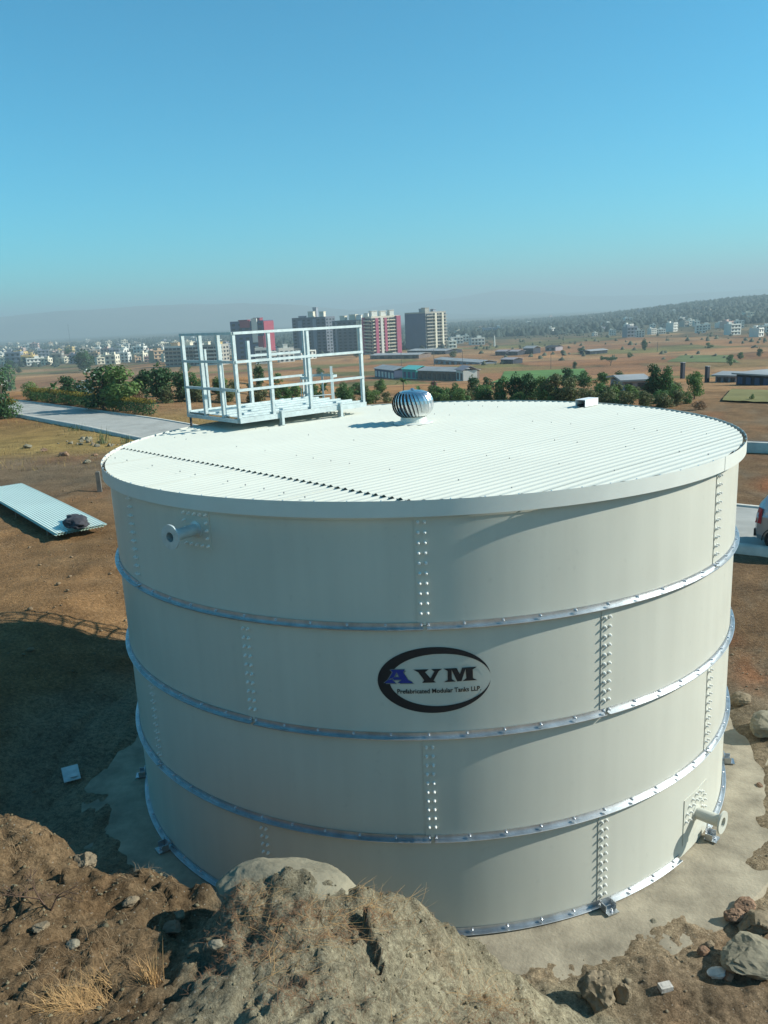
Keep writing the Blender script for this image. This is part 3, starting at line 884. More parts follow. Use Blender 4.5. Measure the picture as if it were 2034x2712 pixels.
# ------------------------------------------------------------------ left yard
M_sheet = mat('pale_green_sheet', (.66, .77, .67), .5, var=.06, scale=.6)
M_timber = mat('timber', (.19, .12, .07), .85, var=.3, scale=6, bump=.2)
def corr_sheet(w, L, th=.0012, amp=.011, pitch=.09, sag=0.):
    n = int(w / pitch * 8); us = np.linspace(-w / 2, w / 2, n + 1); vs = np.linspace(-L / 2, L / 2, 15)
    V = []
    for s in (0, 1):
        for u in us:
            for v in vs: V.append((u, v, amp * math.cos(2 * math.pi * u / pitch) - s * .004 - sag * (v / L * 2) ** 2))
    k = 15; m = n + 1
    i = (np.arange(m - 1)[:, None] * k + np.arange(k - 1)[None]).ravel()
    F = np.stack([i, i + k, i + k + 1, i + 1], 1)
    F = np.r_[F, (F + m * k)[:, ::-1]]
    return mesh_np('roof_sheet', np.array(V), F, True)
pA, pB = at_z(228, 1131, 1.02), at_z(45, 1043, 1.12)
pC = at_z(110, 1146, 1.02)
dL = (pB - pA); dL.z = 0; LL = dL.length; dL.normalize()
dW = Vector((-dL.y, dL.x, 0)); Wd = abs((pC - pA).dot(dW)); sgn = 1 if (pC - pA).dot(dW) > 0 else -1
Wd = max(1.25, min(Wd, 1.6))
sc0 = pA + dL * (LL / 2) + dW * sgn * (Wd / 2)
rz0 = math.atan2(dL.y, dL.x) - math.pi / 2
tilt = math.atan2(.10, LL)
for i, (dz, sh, lab) in enumerate(((0, 0, 'pale green corrugated sheet lying on top of the sheet stack, carrying the bundle'),
                                   (-.026, .05, 'pale corrugated sheet second from the top of the stack'),
                                   (-.052, -.04, 'pale corrugated sheet at the bottom of the stack'))):
    o = obj('corrugated_sheet', corr_sheet(Wd, LL, sag=.02), None, (sc0.x + sh * .6, sc0.y + sh, 1.075 + dz), (tilt, 0, rz0), label=lab, cat='metal sheet', group='stacked corrugated sheets', material=M_sheet)
for i, (f, lab) in enumerate(((.12, 'timber bearer under the near end of the sheet stack'), (.5, 'timber bearer under the middle of the sheet stack'), (.88, 'timber bearer under the far end of the sheet stack'))):
    c = pA + dL * (LL * f) + dW * sgn * (Wd / 2)
    z0 = hz(c.x, c.y); zt = .995 + .1 * f
    mb = MB(); mb.box((0, 0, (zt - z0) / 2 - .06), (1.35, .12, max(.08, zt - z0 + .1)))
    mb.build('timber_bearer', M_timber, None, loc=(c.x, c.y, z0), rot=(0, 0, rz0), label=lab, cat='timber', group='bearers under the sheets')
# crumpled bundle
def lump_mesh(name, seed, size, rough=.25, sub=3, flat=0., freq=1.6, m=None, cuts=0, smooth=False):
    import bmesh
    from mathutils import noise
    rnd = random.Random(seed)
    bm = bmesh.new(); bmesh.ops.create_icosphere(bm, subdivisions=sub, radius=1.)
    off = Vector((rnd.uniform(-50, 50), rnd.uniform(-50, 50), rnd.uniform(-50, 50)))
    planes = [(Vector((rnd.gauss(0, 1), rnd.gauss(0, 1), rnd.gauss(0, .8))).normalized(), rnd.uniform(.55, .85)) for _ in range(cuts)]
    for v in bm.verts:
        d = v.co.copy()
        for n, k in planes:
            e = d.dot(n)
            if e > k: d -= n * (e - k) * .92
        d *= 1 + rough * noise.fractal(v.co * freq + off, .9, 2.1, 4) + rough * .35 * noise.fractal(v.co * freq * 4 + off, .9, 2.1, 3)
        if d.z < -flat and flat: d.z = -flat
        v.co = Vector((d.x * size[0], d.y * size[1], d.z * size[2]))
    me = bpy.data.meshes.new(name); bm.to_mesh(me); bm.free()
    if smooth: me.polygons.foreach_set('use_smooth', np.ones(len(me.polygons), bool))
    if m: me.materials.append(m)
    return me
M_tarp = mat('purple_grey_cloth', (.042, .04, .046), .95, var=.4, scale=5)
M_red = mat('dull_red_cloth', (.22, .05, .05), .9, var=.2)
bc = at_z(163, 1129, 1.12)
bt = thing('cloth_bundle', 'crumpled dark grey cloth bundle on the pale corrugated sheet', 'bundle', (bc.x, bc.y, 1.085), rz0 + 1.4)
obj('cloth', lump_mesh('cloth', 5, (.60, .34, .16), .34, 4, .3, 1.25, M_tarp, smooth=True), bt, (-.15, 0, .05))
obj('cloth_fold', lump_mesh('cloth_fold', 8, (.42, .28, .12), .34, 4, .3, 1.25, M_tarp, smooth=True), bt, (.5, -.08, .04))
obj('red_lining', lump_mesh('red_lining', 9, (.10, .06, .05), .3, 2, 0, 2, M_red), bt, (.10, -.17, .05))
# stone post
q = ground_at(216, 1062)
sp = thing('stone_post', 'short dark stone marker post left of the tank rim', 'post', q, rad(12))
mb = MB(); mb.box((0, 0, .3), (.16, .16, .85), taper=.92); mb.build('shaft', mat('post_stone', (.13, .12, .10), .9, var=.25, bump=.3), sp)
mb = MB(); mb.box((0, 0, .735), (.155, .155, .04), taper=.6); mb.build('cap', MATS['post_stone'], sp)
# pale plate in the shade
q = ground_at(155, 1682)
mb = MB(); mb.box((0, 0, .03), (.24, .38, .012), Matrix.Rotation(.12, 3, 'X')); mb.box((.03, -.1, .04), (.1, .1, .012))
mb.build('scrap_plate', mat('scrap_pale', (.5, .52, .5), .6, var=.2, scale=8), None, loc=q, rot=(0, 0, .5), label='pale scrap plate on the dark ground in the tank shade', cat='scrap')

# ------------------------------------------------------------------ rocks, bricks
M_rock = mat('tan_rock', (.215, .168, .108), .93, var=.3, scale=3.5, bump=.7, bscale=14, spec=.2, detail=9)
M_rockg = mat('grey_rock', (.225, .20, .14), .95, var=.24, scale=3, bump=.6, bscale=18, spec=.15, detail=9)
M_rockr = mat('reddish_rock', (.24, .15, .095), .93, var=.3, scale=3.5, bump=.7, bscale=14, spec=.2, detail=9)
M_stonep = mat('pale_stone', (.22, .195, .14), .93, var=.25, scale=5, bump=.5, bscale=20, spec=.2)
M_brickw = mat('pale_brick', (.50, .46, .40), .9, var=.2, scale=9, bump=.3)
def rock(vx, vy, size, seed, label, m, rz=0., sink=.25, rough=.22, sub=4, cuts=7, flat=0., group='loose rocks', z=None, name='rock', tilt=(0, 0)):
    q = ground_at(vx, vy) if z is None else at_z(vx, vy, z)
    me = lump_mesh(name, seed, size, rough, sub, flat, 1.3, m, cuts)
    return obj(name, me, None, (q.x, q.y, q.z + size[2] * (1 - sink) * .8), (tilt[0], tilt[1], rz), label=label, cat='rock', group=group)
rock(1292, 2172, (.21, .17, .22), 3, 'tall angular tan boulder at the foot of the heap', M_rock, .4, .3, .25, cuts=9)
rock(1345, 2172, (.09, .07, .11), 4, 'small pointed shard beside the tall angular tan boulder', M_rock, .2, .3)
rock(1630, 2085, (.40, .30, .16), 6, 'broad flat olive slab of rock at the right edge', M_rockg, .3, .2, .2, cuts=10, tilt=(0, .16))
rock(1632, 2008, (.24, .17, .12), 7, 'blocky tan rock behind the broad flat slab', M_rock, .8, .25, cuts=9)
rock(1588, 1990, (.12, .09, .08), 12, 'dark broken rock left of the blocky tan rock', M_rockr, .2, .3)
rock(1610, 1962, (.14, .09, .06), 26, 'flat pinkish rock lying above the blocky tan rock', M_rockr, .5, .3)
rock(1520, 2062, (.07, .055, .05), 13, 'small reddish stone left of the broad flat slab', M_rockr, 0, .3)
rock(1532, 2044, (.06, .05, .04), 14, 'small tan stone just above the small reddish stone', M_rock, 0, .3)
rock(1548, 2112, (.10, .08, .045), 27, 'pale flat stone below the broad flat slab', M_brickw, .4, .35)
rock(1575, 2118, (.055, .05, .045), 28, 'round dark pebble below the broad flat slab', M_rockr, .1, .35)
rock(1598, 1521, (.19, .14, .12), 15, 'rounded tan rock behind the right wall of the tank', M_rock, .1, .25, .14, cuts=4)
rock(1652, 1583, (.34, .25, .20), 16, 'big rounded grey rock at the right edge behind the tank', M_rockg, .4, .2, .16, cuts=5)
rock(1450, 1893, (.04, .035, .03), 17, 'small dark stone on the pad below the outlet nozzle', M_rockr, 0, .3)
rock(1560, 1900, (.045, .04, .03), 18, 'small grey stone on the ground right of the pad', M_rockg, 0, .3)
rock(1640, 1700, (.06, .05, .04), 19, 'small brown stone right of the pad near the big grey rock', M_rockr, 0, .3)
rock(1412, 2000, (.05, .045, .03), 29, 'small dark pebble on the pad edge right of the middle bracket', M_rockg, 0, .3)
def brick(vx, vy, size, rz, label, tilt=.05):
    q = ground_at(vx, vy); mb = MB(); mb.box((0, 0, size[2] * .38), size, Matrix.Rotation(tilt, 3, 'X'), .97)
    mb.box((0, 0, size[2] * .88 + .001), (size[0] * .6, size[1] * .5, .004), Matrix.Rotation(tilt, 3, 'X'))
    mb.build('brick', M_brickw, None, loc=q, rot=(0, 0, rz), label=label, cat='brick', group='pale bricks on the ground')
brick(1437, 2142, (.13, .085, .05), .25, 'pale brick lying on the soil between the two boulders')
brick(1596, 1832, (.155, .09, .06), -.3, 'pale brick lying right of the outlet nozzle')
# big flat rock crowning the heap
q = at_y(625, 1920, -6.66)
me = lump_mesh('rock', 31, (.53, .30, .15), .09, 5, .6, 1.2, M_rockg, 5, smooth=True)
obj('rock', me, None, (q.x, q.y + .02, q.z + .005), (.05, .10, .12), label='large smooth grey rock half buried on the crest of the heap', cat='rock', group='loose rocks')
rock(467, 2058, (.055, .045, .042), 33, 'small pale stone on the heap casting a dark shadow', M_stonep, 0, .2, .15, 3, 3)
rock(160, 2052, (.05, .042, .035), 34, 'small pale stone on the left bank', M_stonep, 0, .3, .15, 3, 3)
rock(184, 1874, (.10, .085, .085), 35, 'cream clod of earth on the rim of the left bank', M_rock, .3, .45, .3, 4, 6)
rock(90, 2010, (.06, .05, .03), 36, 'small brown stone at the far left of the left bank', M_rock, .3, .35)
rock(285, 1965, (.07, .05, .04), 37, 'light brown stone near the rim of the left bank', M_rock, .7, .35)
rock(372, 2020, (.09, .06, .05), 38, 'flat brown stone above the gully', M_rockr, .2, .35)
rock(385, 1985, (.055, .05, .04), 39, 'small round stone at the edge of the gully', M_rock, .2, .35)

# clods and pebbles (uncountable)
def scatter_pebbles():
    protos = [lump_mesh('pebble', 100 + i, (1, .75, .5), .5, 1, 0, 1.9, None, 7) for i in range(5)]
    PV = []; PF = []
    for me in protos:
        co = np.empty(len(me.vertices) * 3, np.float32); me.vertices.foreach_get('co', co); PV.append(co.reshape(-1, 3))
        PF.append(np.array([p.vertices[:] for p in me.polygons]))
        bpy.data.meshes.remove(me)
    def cloud(name, pts, sizes, m, label, cat):
        Vs, Fs, o = [], [], 0
        Z = height(pts[:, 0], pts[:, 1])
        for (x, y), z, s in zip(pts, Z, sizes):
            k = RNG.integers(5); a = RNG.uniform(0, 6.28); c, sn = math.cos(a), math.sin(a)
            p = PV[k] * s; p = np.stack([p[:, 0] * c - p[:, 1] * sn + x, p[:, 0] * sn + p[:, 1] * c + y, p[:, 2] + z + s * .25], 1)
            Vs.append(p); Fs.append(PF[k] + o); o += len(p)
        obj(name, mesh_np(name, np.concatenate(Vs), np.concatenate(Fs)), None, kind='stuff', material=m, label=label, cat=cat)
    n = 4200
    pts = np.stack([RNG.uniform(-5, 1.4, n), RNG.uniform(-8.9, -5.2, n)], 1)
    cloud('clods', pts, RNG.gamma(1.3, .005, n) + .003, mat('clod_earth', (.17, .145, .09), .95, var=.35, scale=.8, spec=.1), 'small clods and grit strewn over the foreground heap', 'clods')
    n = 1500
    a = RNG.uniform(0, 1, n)
    pts = np.stack([RNG.uniform(1.5, 6.8, n), RNG.uniform(-7, 3, n)], 1)
    pts = pts[np.hypot(pts[:, 0], pts[:, 1]) > 4.95]
    cloud('gravel', pts, RNG.gamma(1.5, .007, len(pts)) + .005, mat('gravel_tan', (.22, .18, .12), .95, var=.4, scale=.9, spec=.1), 'loose gravel strewn beside the tank pad', 'gravel')
    n = 1200
    pts = np.stack([RNG.uniform(-14, -5.4, n), RNG.uniform(-4, 24, n)], 1)
    cloud('gravel', pts, RNG.gamma(1.5, .012, len(pts)) + .008, mat('gravel_brown', (.2, .145, .09), .95, var=.4, scale=.9, spec=.1), 'loose gravel strewn over the yard left of the tank', 'gravel')
scatter_pebbles()
# rubble heap by the road
q0 = ground_at(150, 952); q1 = ground_at(262, 962)
rub = []
for i in range(26):
    f = random.random(); p = q0.lerp(q1, f) + Vector((random.uniform(-.6, .6), random.uniform(-1.1, 1.1), 0))
    s = random.uniform(.07, .22)
    me = lump_mesh('rubble', 300 + i, (s, s * random.uniform(.6, 1), s * random.uniform(.5, .8)), .25, 2, 0, 1.3, random.choice((M_rockg, M_rock, M_stonep)), 7)
    obj('rubble', me, None, (p.x, p.y, hz(p.x, p.y) + s * .3), (0, 0, random.uniform(0, 6)), label='broken pale rubble heaped beside the road left of the tank', cat='rubble', group='rubble heap by the road')
for i, (vx, vy, s, lab) in enumerate(((140, 985, .26, 'dark clump of stones in the left yard below the rubble heap'), (190, 1000, .2, 'pale flat stone in the left yard near the tank rim'),
                                      (205, 985, .16, 'brown stone in the left yard beside the tank rim'), (60, 968, .3, 'dark stone lying at the grass edge on the left'), (95, 975, .22, 'grey stone in the left yard near the grass edge'))):
    rock(vx, vy, (s, s * .8, s * .45), 400 + i, lab, M_rockg if i % 2 else M_rockr, i * .7, .3, .3, 3, 6)

# ------------------------------------------------------------------ dry straw, twigs on the heap
def straw(name, pts, L, w, m, label, lift=.35, curl=.6, seg=4, dirbias=None):
    n = len(pts); V = np.zeros((n, seg + 1, 2, 3)); Z = height(pts[:, 0], pts[:, 1])
    az = RNG.uniform(0, 2 * np.pi, n) if dirbias is None else RNG.normal(dirbias[0], dirbias[1], n)
    el = np.abs(RNG.normal(lift, lift * .6, n)); ln = L * RNG.uniform(.4, 1.3, n)
    p = np.stack([pts[:, 0], pts[:, 1], Z - .004], 1); turn = RNG.normal(0, curl, n)
    wd = w * RNG.uniform(.6, 1.3, n)
    for k in range(seg + 1):
        d = np.stack([np.cos(az) * np.cos(el), np.sin(az) * np.cos(el), np.sin(el)], 1)
        sd = np.stack([-np.sin(az), np.cos(az), np.zeros(n)], 1) * (wd * (1 - .7 * k / seg))[:, None]
        V[:, k, 0] = p - sd; V[:, k, 1] = p + sd
        p = p + d * (ln / seg)[:, None]; az = az + turn / seg; el = el - 1.1 * lift / seg * 1.3
        zz = height(p[:, 0], p[:, 1]) + .004; p[:, 2] = np.maximum(p[:, 2], zz)
    i = np.arange(n)[:, None] * (seg + 1) * 2 + np.arange(seg)[None] * 2
    i = i.ravel(); F = np.stack([i, i + 1, i + 3, i + 2], 1)
    return obj(name, mesh_np(name, V.reshape(-1, 3), F), None, kind='stuff', material=m, label=label, cat='straw')
def px_patch(cx, cy, sx, sy, n):
    """ground points scattered about a patch of the heap"""
    c = ground_at(cx, cy); a = ground_at(cx + sx, cy); b = ground_at(cx, cy + sy)
    r = max(.05, (a - c).length); r2 = max(.05, (b - c).length)
    e = (a - c).normalized()
    g = RNG.normal(0, .55, (n, 2))
    return np.stack([c.x + e.x * g[:, 0] * r - e.y * g[:, 1] * r2, c.y + e.y * g[:, 0] * r + e.x * g[:, 1] * r2], 1)
M_straw = mat('straw_gold', (.42, .25, .10), .8, var=.35, scale=1.5)
M_strawd = mat('straw_brown', (.22, .115, .055), .85, var=.35, scale=1.5)
M_strawp = mat('straw_pale', (.30, .20, .105), .8, var=.25, scale=1.5)
pb = np.concatenate([px_patch(520, 1990, 70, 60, 420), px_patch(640, 1975, 110, 50, 500), px_patch(820, 1985, 120, 40, 700), px_patch(760, 2010, 110, 30, 450), px_patch(600, 2060, 60, 40, 200),
                     px_patch(640, 2150, 90, 50, 300), px_patch(1060, 2180, 70, 40, 700), px_patch(480, 2080, 50, 40, 350), px_patch(960, 2000, 40, 25, 250)])
straw('dry_roots', pb, .085, .0014, M_strawd, 'matted brown dry roots over the crest of the heap', .2, 1.6)
pg = np.concatenate([px_patch(760, 1995, 140, 40, 130), px_patch(560, 2010, 60, 50, 60), px_patch(640, 2080, 100, 60, 60), px_patch(1040, 2180, 60, 30, 45), px_patch(880, 1975, 60, 15, 40), px_patch(1000, 2130, 80, 60, 30)])
straw('straw', pg, .22, .0017, M_straw, 'long golden straw stalks lying across the heap', .18, .5, 5, (.35, .6))
pl_ = np.concatenate([px_patch(180, 2170, 60, 40, 260), px_patch(120, 2080, 100, 80, 200), px_patch(60, 1830, 60, 40, 90), px_patch(260, 2060, 70, 50, 120), px_patch(330, 1920, 60, 30, 120)])
straw('dry_grass', pl_, .10, .0016, M_strawp, 'short dry grass over the left bank', .5, .8)
po = np.concatenate([px_patch(165, 2185, 45, 18, 420), px_patch(215, 2160, 30, 16, 150)])
straw('dry_grass', po, .19, .0018, M_straw, 'orange dry grass tuft in the lower left corner', .45, .5, 5, (2.8, .8))
def tuft(vx, vy, n, L, m, label, spread=.05, name='grass_tuft', w=.0026):
    c = ground_at(vx, vy); mb = MB()
    for i in range(n):
        a = random.uniform(0, 6.28); e = random.uniform(.9, 1.5); l = L * random.uniform(.5, 1.15)
        p = Vector((random.gauss(0, spread), random.gauss(0, spread), -.02)); d = Vector((math.cos(a) * math.cos(e), math.sin(a) * math.cos(e), math.sin(e)))
        s = Vector((-d.y, d.x, 0)).normalized() * w; q = p + d * l * .6; r = q + (d + Vector((0, 0, -.35))).normalized() * l * .45
        mb.add([p - s, p + s, q + s * .7, q - s * .7, r], [(0, 1, 2, 3), (3, 2, 4)])
    mb.build(name, m, None, loc=c, label=label, cat='grass')
tuft(328, 2128, 90, .24, M_straw, 'upright golden dry grass tuft standing in the gully', .035)
tuft(222, 958, 60, .9, mat('green_reed', (.12, .16, .06), .7, var=.25), 'tall green grass clump beside the rubble heap', .18, w=.012)
tuft(165, 930, 40, .5, MATS['green_reed'], 'low green grass clump between the road and the rubble', .3, w=.012)
tuft(275, 958, 40, .55, MATS['green_reed'], 'low green grass clump next to the tank rim on the left', .2, w=.012)
# dry leafless shrub on the left bank
def twig_shrub(vx, vy, seed, H, label):
    rnd = random.Random(seed); c = ground_at(vx, vy); mb = MB()
    def grow(p, d, l, r, k):
        q = p + d * l; mb.tube(p, q, r, r * .7, 5, False)
        if k == 0: return
        for _ in range(rnd.choice((2, 2, 3))):
            dd = (d + Vector((rnd.gauss(0, .5), rnd.gauss(0, .35), rnd.gauss(.05, .3)))).normalized(); grow(q, dd, l * rnd.uniform(.6, .85), r * .66, k - 1)
    for dx in (-.5, .45): grow(Vector((0, 0, -.03)), Vector((dx, .05, .9)).normalized(), H * .38, .0085, 5)
    mb.build('dry_shrub', mat('twig', (.12, .07, .045), .9, var=.25), None, loc=c, label=label, cat='shrub')
twig_shrub(108, 1968, 4, .36, 'leafless dry forked shrub on the left bank')

# grass and weeds of the yard on the left, along the road
n = 7000
gp = np.stack([RNG.uniform(-34, -8, n), RNG.uniform(22, 58, n)], 1); gd = seg_dist(gp[:, 0], gp[:, 1], ROADC)
k = (gd > 2.9) & (gd < 13) & (fbm(gp[:, 0] * .3, gp[:, 1] * .3, 12, 3) > -.15); gp = gp[k]
straw('verge_grass', gp, .26, .009, mat('verge_yellow', (.27, .19, .06), .85, var=.4, scale=.25), 'dry yellow grass on the verge between yard and road', 1.0, .5, 3)
n = 1500
gp = np.stack([RNG.uniform(-20, -5.6, n), RNG.uniform(5, 26, n)], 1); gp = gp[fbm(gp[:, 0] * .35, gp[:, 1] * .35, 19, 3) > .12]
straw('yard_weeds', gp, .16, .006, mat('weed_olive', (.12, .11, .05), .85, var=.4, scale=.4), 'low olive weeds on the bare earth of the left yard', .9, .6, 3)
n = 1300
gp = np.stack([RNG.uniform(7, 30, n), RNG.uniform(-6, 24, n)], 1); gd = seg_dist(gp[:, 0], gp[:, 1], ROADC); gp = gp[(gd > 2.9) & (fbm(gp[:, 0] * .3, gp[:, 1] * .3, 23, 3) > .05)]
straw('roadside_weeds', gp, .2, .007, MATS['weed_olive'], 'dry weeds beside the road right of the tank', .9, .6, 3)
# ------------------------------------------------------------------ vegetation kit
def leaf_mesh(name, centres, radii, n, size, seed, m, squash=1., up=.25):
    r = np.random.default_rng(seed); C = np.array(centres, float); Rr = np.array(radii, float)
    k = r.choice(len(C), n, p=(Rr ** 2) / (Rr ** 2).sum())
    d = r.normal(0, 1, (n, 3)); d /= np.linalg.norm(d, axis=1)[:, None]
    p = C[k] + d * (Rr[k] * r.uniform(.45, 1.08, n) ** .6)[:, None] * np.array((1, 1, squash))
    nrm = d + r.normal(0, .6, (n, 3)) + np.array((0, 0, up)); nrm /= np.linalg.norm(nrm, axis=1)[:, None]
    a = np.cross(nrm, r.normal(0, 1, (n, 3))); a /= np.linalg.norm(a, axis=1)[:, None]; b = np.cross(nrm, a)
    s = size * r.uniform(.6, 1.35, n)[:, None]
    V = np.stack([p - a * s * .5, p + b * s * .32, p + a * s * .6, p - b * s * .32], 1).reshape(-1, 3)
    F = np.arange(n * 4).reshape(-1, 4)
    me = mesh_np(name, V, F); me.materials.append(m); return me
def leafmat(name, col, var=.35): return mat(name, col, .65, var=var, scale=1.2, spec=.25, transl=.22)
LM_dark = leafmat('leaf_dark', (.042, .095, .034)); LM_mid = leafmat('leaf_mid', (.07, .145, .042)); LM_lite = leafmat('leaf_light', (.11, .18, .05))
LM_olive = leafmat('leaf_olive', (.12, .135, .055)); LM_yel = leafmat('leaf_yellow', (.20, .15, .02)); LM_dry = leafmat('leaf_dry', (.21, .13, .07)); LM_white = leafmat('petal_white', (.66, .68, .60), .1); LM_mag = leafmat('petal_magenta', (.42, .05, .22), .2)
M_bark = mat('bark', (.13, .095, .065), .95, var=.3, scale=5, bump=.4)
def trunk_mesh(h, r, seed, nb=5, spread=.3):
    rnd = random.Random(seed); mb = MB(); p = Vector((0, 0, -.15 * h)); d = Vector((rnd.gauss(0, .05), rnd.gauss(0, .05), 1)).normalized(); rr = r
    for i in range(3):
        q = p + d * (h * .28); mb.tube(p, q, rr, rr * .82, 7, False); p = q; rr *= .82; d = (d + Vector((rnd.gauss(0, .12), rnd.gauss(0, .12), 0))).normalized()
    for i in range(nb):
        a = 6.28 * i / nb + rnd.random(); e = Vector((math.cos(a) * spread * 1.6, math.sin(a) * spread * 1.6, .8)).normalized()
        st = Vector((0, 0, h * rnd.uniform(.35, .6))); q = st + e * h * .25; mb.tube(st, q, rr * .7, rr * .4, 5, False); mb.tube(q, q + (e + Vector((0, 0, .4))).normalized() * h * .18, rr * .4, rr * .12, 5, False)
    return mb.mesh('trunk', M_bark)
def crown_pts(seed, k, w, h0, h1, cr):
    rnd = random.Random(seed); C = []; Rr = []
    for i in range(k):
        a = rnd.uniform(0, 6.28); f = rnd.random(); z = h0 + (h1 - h0) * f; rr = w * math.sin(math.pi * (.15 + .75 * f)) * rnd.uniform(.2, .85)
        C.append((rr * math.cos(a), rr * math.sin(a), z)); Rr.append(cr * rnd.uniform(.6, 1.2))
    return C, Rr
# unit trees, 1 m tall
KIT = {}
def kit(kind, v):
    key = (kind, v)
    if key in KIT: return KIT[key]
    sd = hash(kind) % 1 + v * 13 + len(kind) * 7
    lm = {'broad': LM_mid, 'dark': LM_dark, 'pale': LM_lite, 'olive': LM_olive, 'shrub': LM_mid, 'dryshrub': LM_dry, 'topiary': LM_lite, 'acacia': LM_dark, 'reed': LM_olive, 'hedge': LM_lite, 'flower': LM_dark, 'magenta': LM_mid}.get(kind, LM_mid)
    parts = []
    if kind in ('broad', 'dark', 'pale', 'olive', 'flower', 'magenta'):
        C, Rr = crown_pts(sd, 20, .46, .16, .88, .17); parts = [('trunk', trunk_mesh(1, .035, sd)), ('crown', leaf_mesh('crown', C, Rr, 1500, .075, sd, lm))]
        if kind == 'flower': C2 = [c for c in C if c[2] > .5]; parts.append(('blossom', leaf_mesh('blossom', C2, [.2] * len(C2), 120, .05, sd + 1, LM_white)))
        if kind == 'magenta': parts.append(('blossom', leaf_mesh('blossom', C, [r * 1.08 for r in Rr], 700, .07, sd + 1, LM_mag)))
    elif kind in ('shrub', 'dryshrub', 'reed'):
        C, Rr = crown_pts(sd, 14, .58, .06, .76, .20); parts = [('stem', trunk_mesh(.7, .03, sd, 6, .5)), ('foliage', leaf_mesh('foliage', C, Rr, 1000, .085, sd, lm))]
    elif kind == 'topiary':
        parts = [('trunk', trunk_mesh(.5, .04, sd, 3)), ('crown', leaf_mesh('crown', [(0, 0, .52), (.05, 0, .6)], [.44, .38], 1300, .06, sd, lm, 1.))]
    elif kind == 'acacia':
        rnd = random.Random(sd); C = [(rnd.uniform(-.6, .6), rnd.uniform(-.6, .6), rnd.uniform(.72, .88)) for _ in range(14)]
        parts = [('trunk', trunk_mesh(.95, .04, sd, 6, .7)), ('crown', leaf_mesh('crown', C, [.22] * 14, 800, .085, sd, lm, .5))]
    elif kind == 'palm':
        mb = MB(); rnd = random.Random(sd)
        for i in range(14):
            a = 6.28 * i / 14 + rnd.uniform(-.2, .2); e = rnd.uniform(.1, 1.1); p = Vector((0, 0, .55)); d = Vector((math.cos(a) * math.cos(e), math.sin(a) * math.cos(e), math.sin(e))); s = Vector((-math.sin(a), math.cos(a), 0)) * .07
            for k in range(5):
                q = p + d * .11; ww = (1, 1.1, .95, .7, .4, .1); mb.add([p - s * ww[k], p + s * ww[k], q + s * ww[k + 1], q - s * ww[k + 1]], [(0, 1, 2, 3)]); p = q; d = (d + Vector((0, 0, -.28))).normalized()
        t = MB(); t.tube((0, 0, -.1), (0, 0, .57), .035, .028, 7); parts = [('trunk', t.mesh('trunk', M_bark)), ('fronds', mb.mesh('fronds', LM_mid))]
    KIT[key] = parts
    return parts
NAMES = {'broad': 'broadleaf_tree', 'dark': 'dark_tree', 'pale': 'light_green_tree', 'olive': 'olive_tree', 'shrub': 'shrub', 'dryshrub': 'dry_shrub', 'topiary': 'clipped_bush', 'acacia': 'flat_topped_tree', 'palm': 'palm', 'flower': 'flowering_tree', 'magenta': 'bougainvillea', 'reed': 'scrub_bush'}
def plant(kind, vx, vy, hv, label, group=None, wid=1., v=None, cat=None, dmax=2500, name=None):
    q = ground_at(vx, vy, dmax); dep = (q - CAMP).dot(_fw)
    h = hv * VS * dep / FPX
    o = thing(name or NAMES[kind], label, cat or ('tree' if kind in ('broad', 'dark', 'pale', 'olive', 'acacia', 'palm', 'flower') else 'shrub'), (q.x, q.y, q.z - .02 * h), random.uniform(0, 6.28), group)
    o.scale = (h * wid, h * wid, h)
    for n, me in kit(kind, random.randrange(3) if v is None else v): obj(n, me, o)
    return o
# left roadside, beyond the kerb
G1 = 'planting along the road'
plant('topiary', 67, 864, 42, 'clipped round light green bush behind the roadside hedge', G1)
plant('shrub', 94, 862, 27, 'small round green shrub right of the clipped bush', G1)
plant('palm', 118, 862, 46, 'small palm in the field behind the roadside hedge', G1)
plant('dark', 150, 868, 56, 'dense dark green bush on the hedge left of the white blossoms', G1, 1.2)
plant('flower', 186, 872, 50, 'white blossoming bush in the roadside hedge', G1, 1.3)
plant('flower', 222, 886, 92, 'large roadside tree with white blossoms on its left side', G1, 1.3, 1)
plant('pale', 262, 888, 100, 'tallest leafy green tree at the roadside left of the platform', G1, 1.1, 2)
plant('dryshrub', 303, 886, 48, 'brown withered bush at the roadside kerb', G1, .8)
plant('dark', 318, 862, 66, 'dark round tree right of the tall roadside tree', G1, 1.1)
plant('dark', 352, 866, 78, 'dark tree seen through the left end of the platform railing', G1, 1.1)
plant('flower', 10, 905, 110, 'blossoming shrub at the left picture edge before the road', G1, .55, 0)
plant('shrub', 20, 845, 60, 'green shrub at the left picture edge beyond the road', G1)
mbx = lambda: None
def hedge_at(a, b, h, label, m1, m2, sd):
    c = (a + b) / 2; L = (b - a).length
    o = thing('hedge', label, 'hedge', (c.x, c.y, hz(c.x, c.y)), math.atan2(b.y - a.y, b.x - a.x), 'hedges along the road')
    n = 14; C = [(-L / 2 + L * (i + .5) / n, .0, h * .45) for i in range(n)]; r = [h * .5] * n
    obj('foliage', leaf_mesh('foliage', C, r, 1500, .13, sd * 7, m1, .95), o)
    C = [(x, y, h * .82) for x, y, _ in C]; obj('top_leaves', leaf_mesh('top_leaves', C, [h * .33] * n, 800, .12, sd * 7 + 1, m2, .5), o, kind='stuff')
    mb = MB()
    for i in range(n): mb.tube((C[i][0], 0, -.1), (C[i][0], 0, h * .5), .03, .02, 5)
    mb.build('stems', M_bark, o)
HA, HB = Vector((-36.2, 64.0, 0)), Vector((-18.6, 45.4, 0))
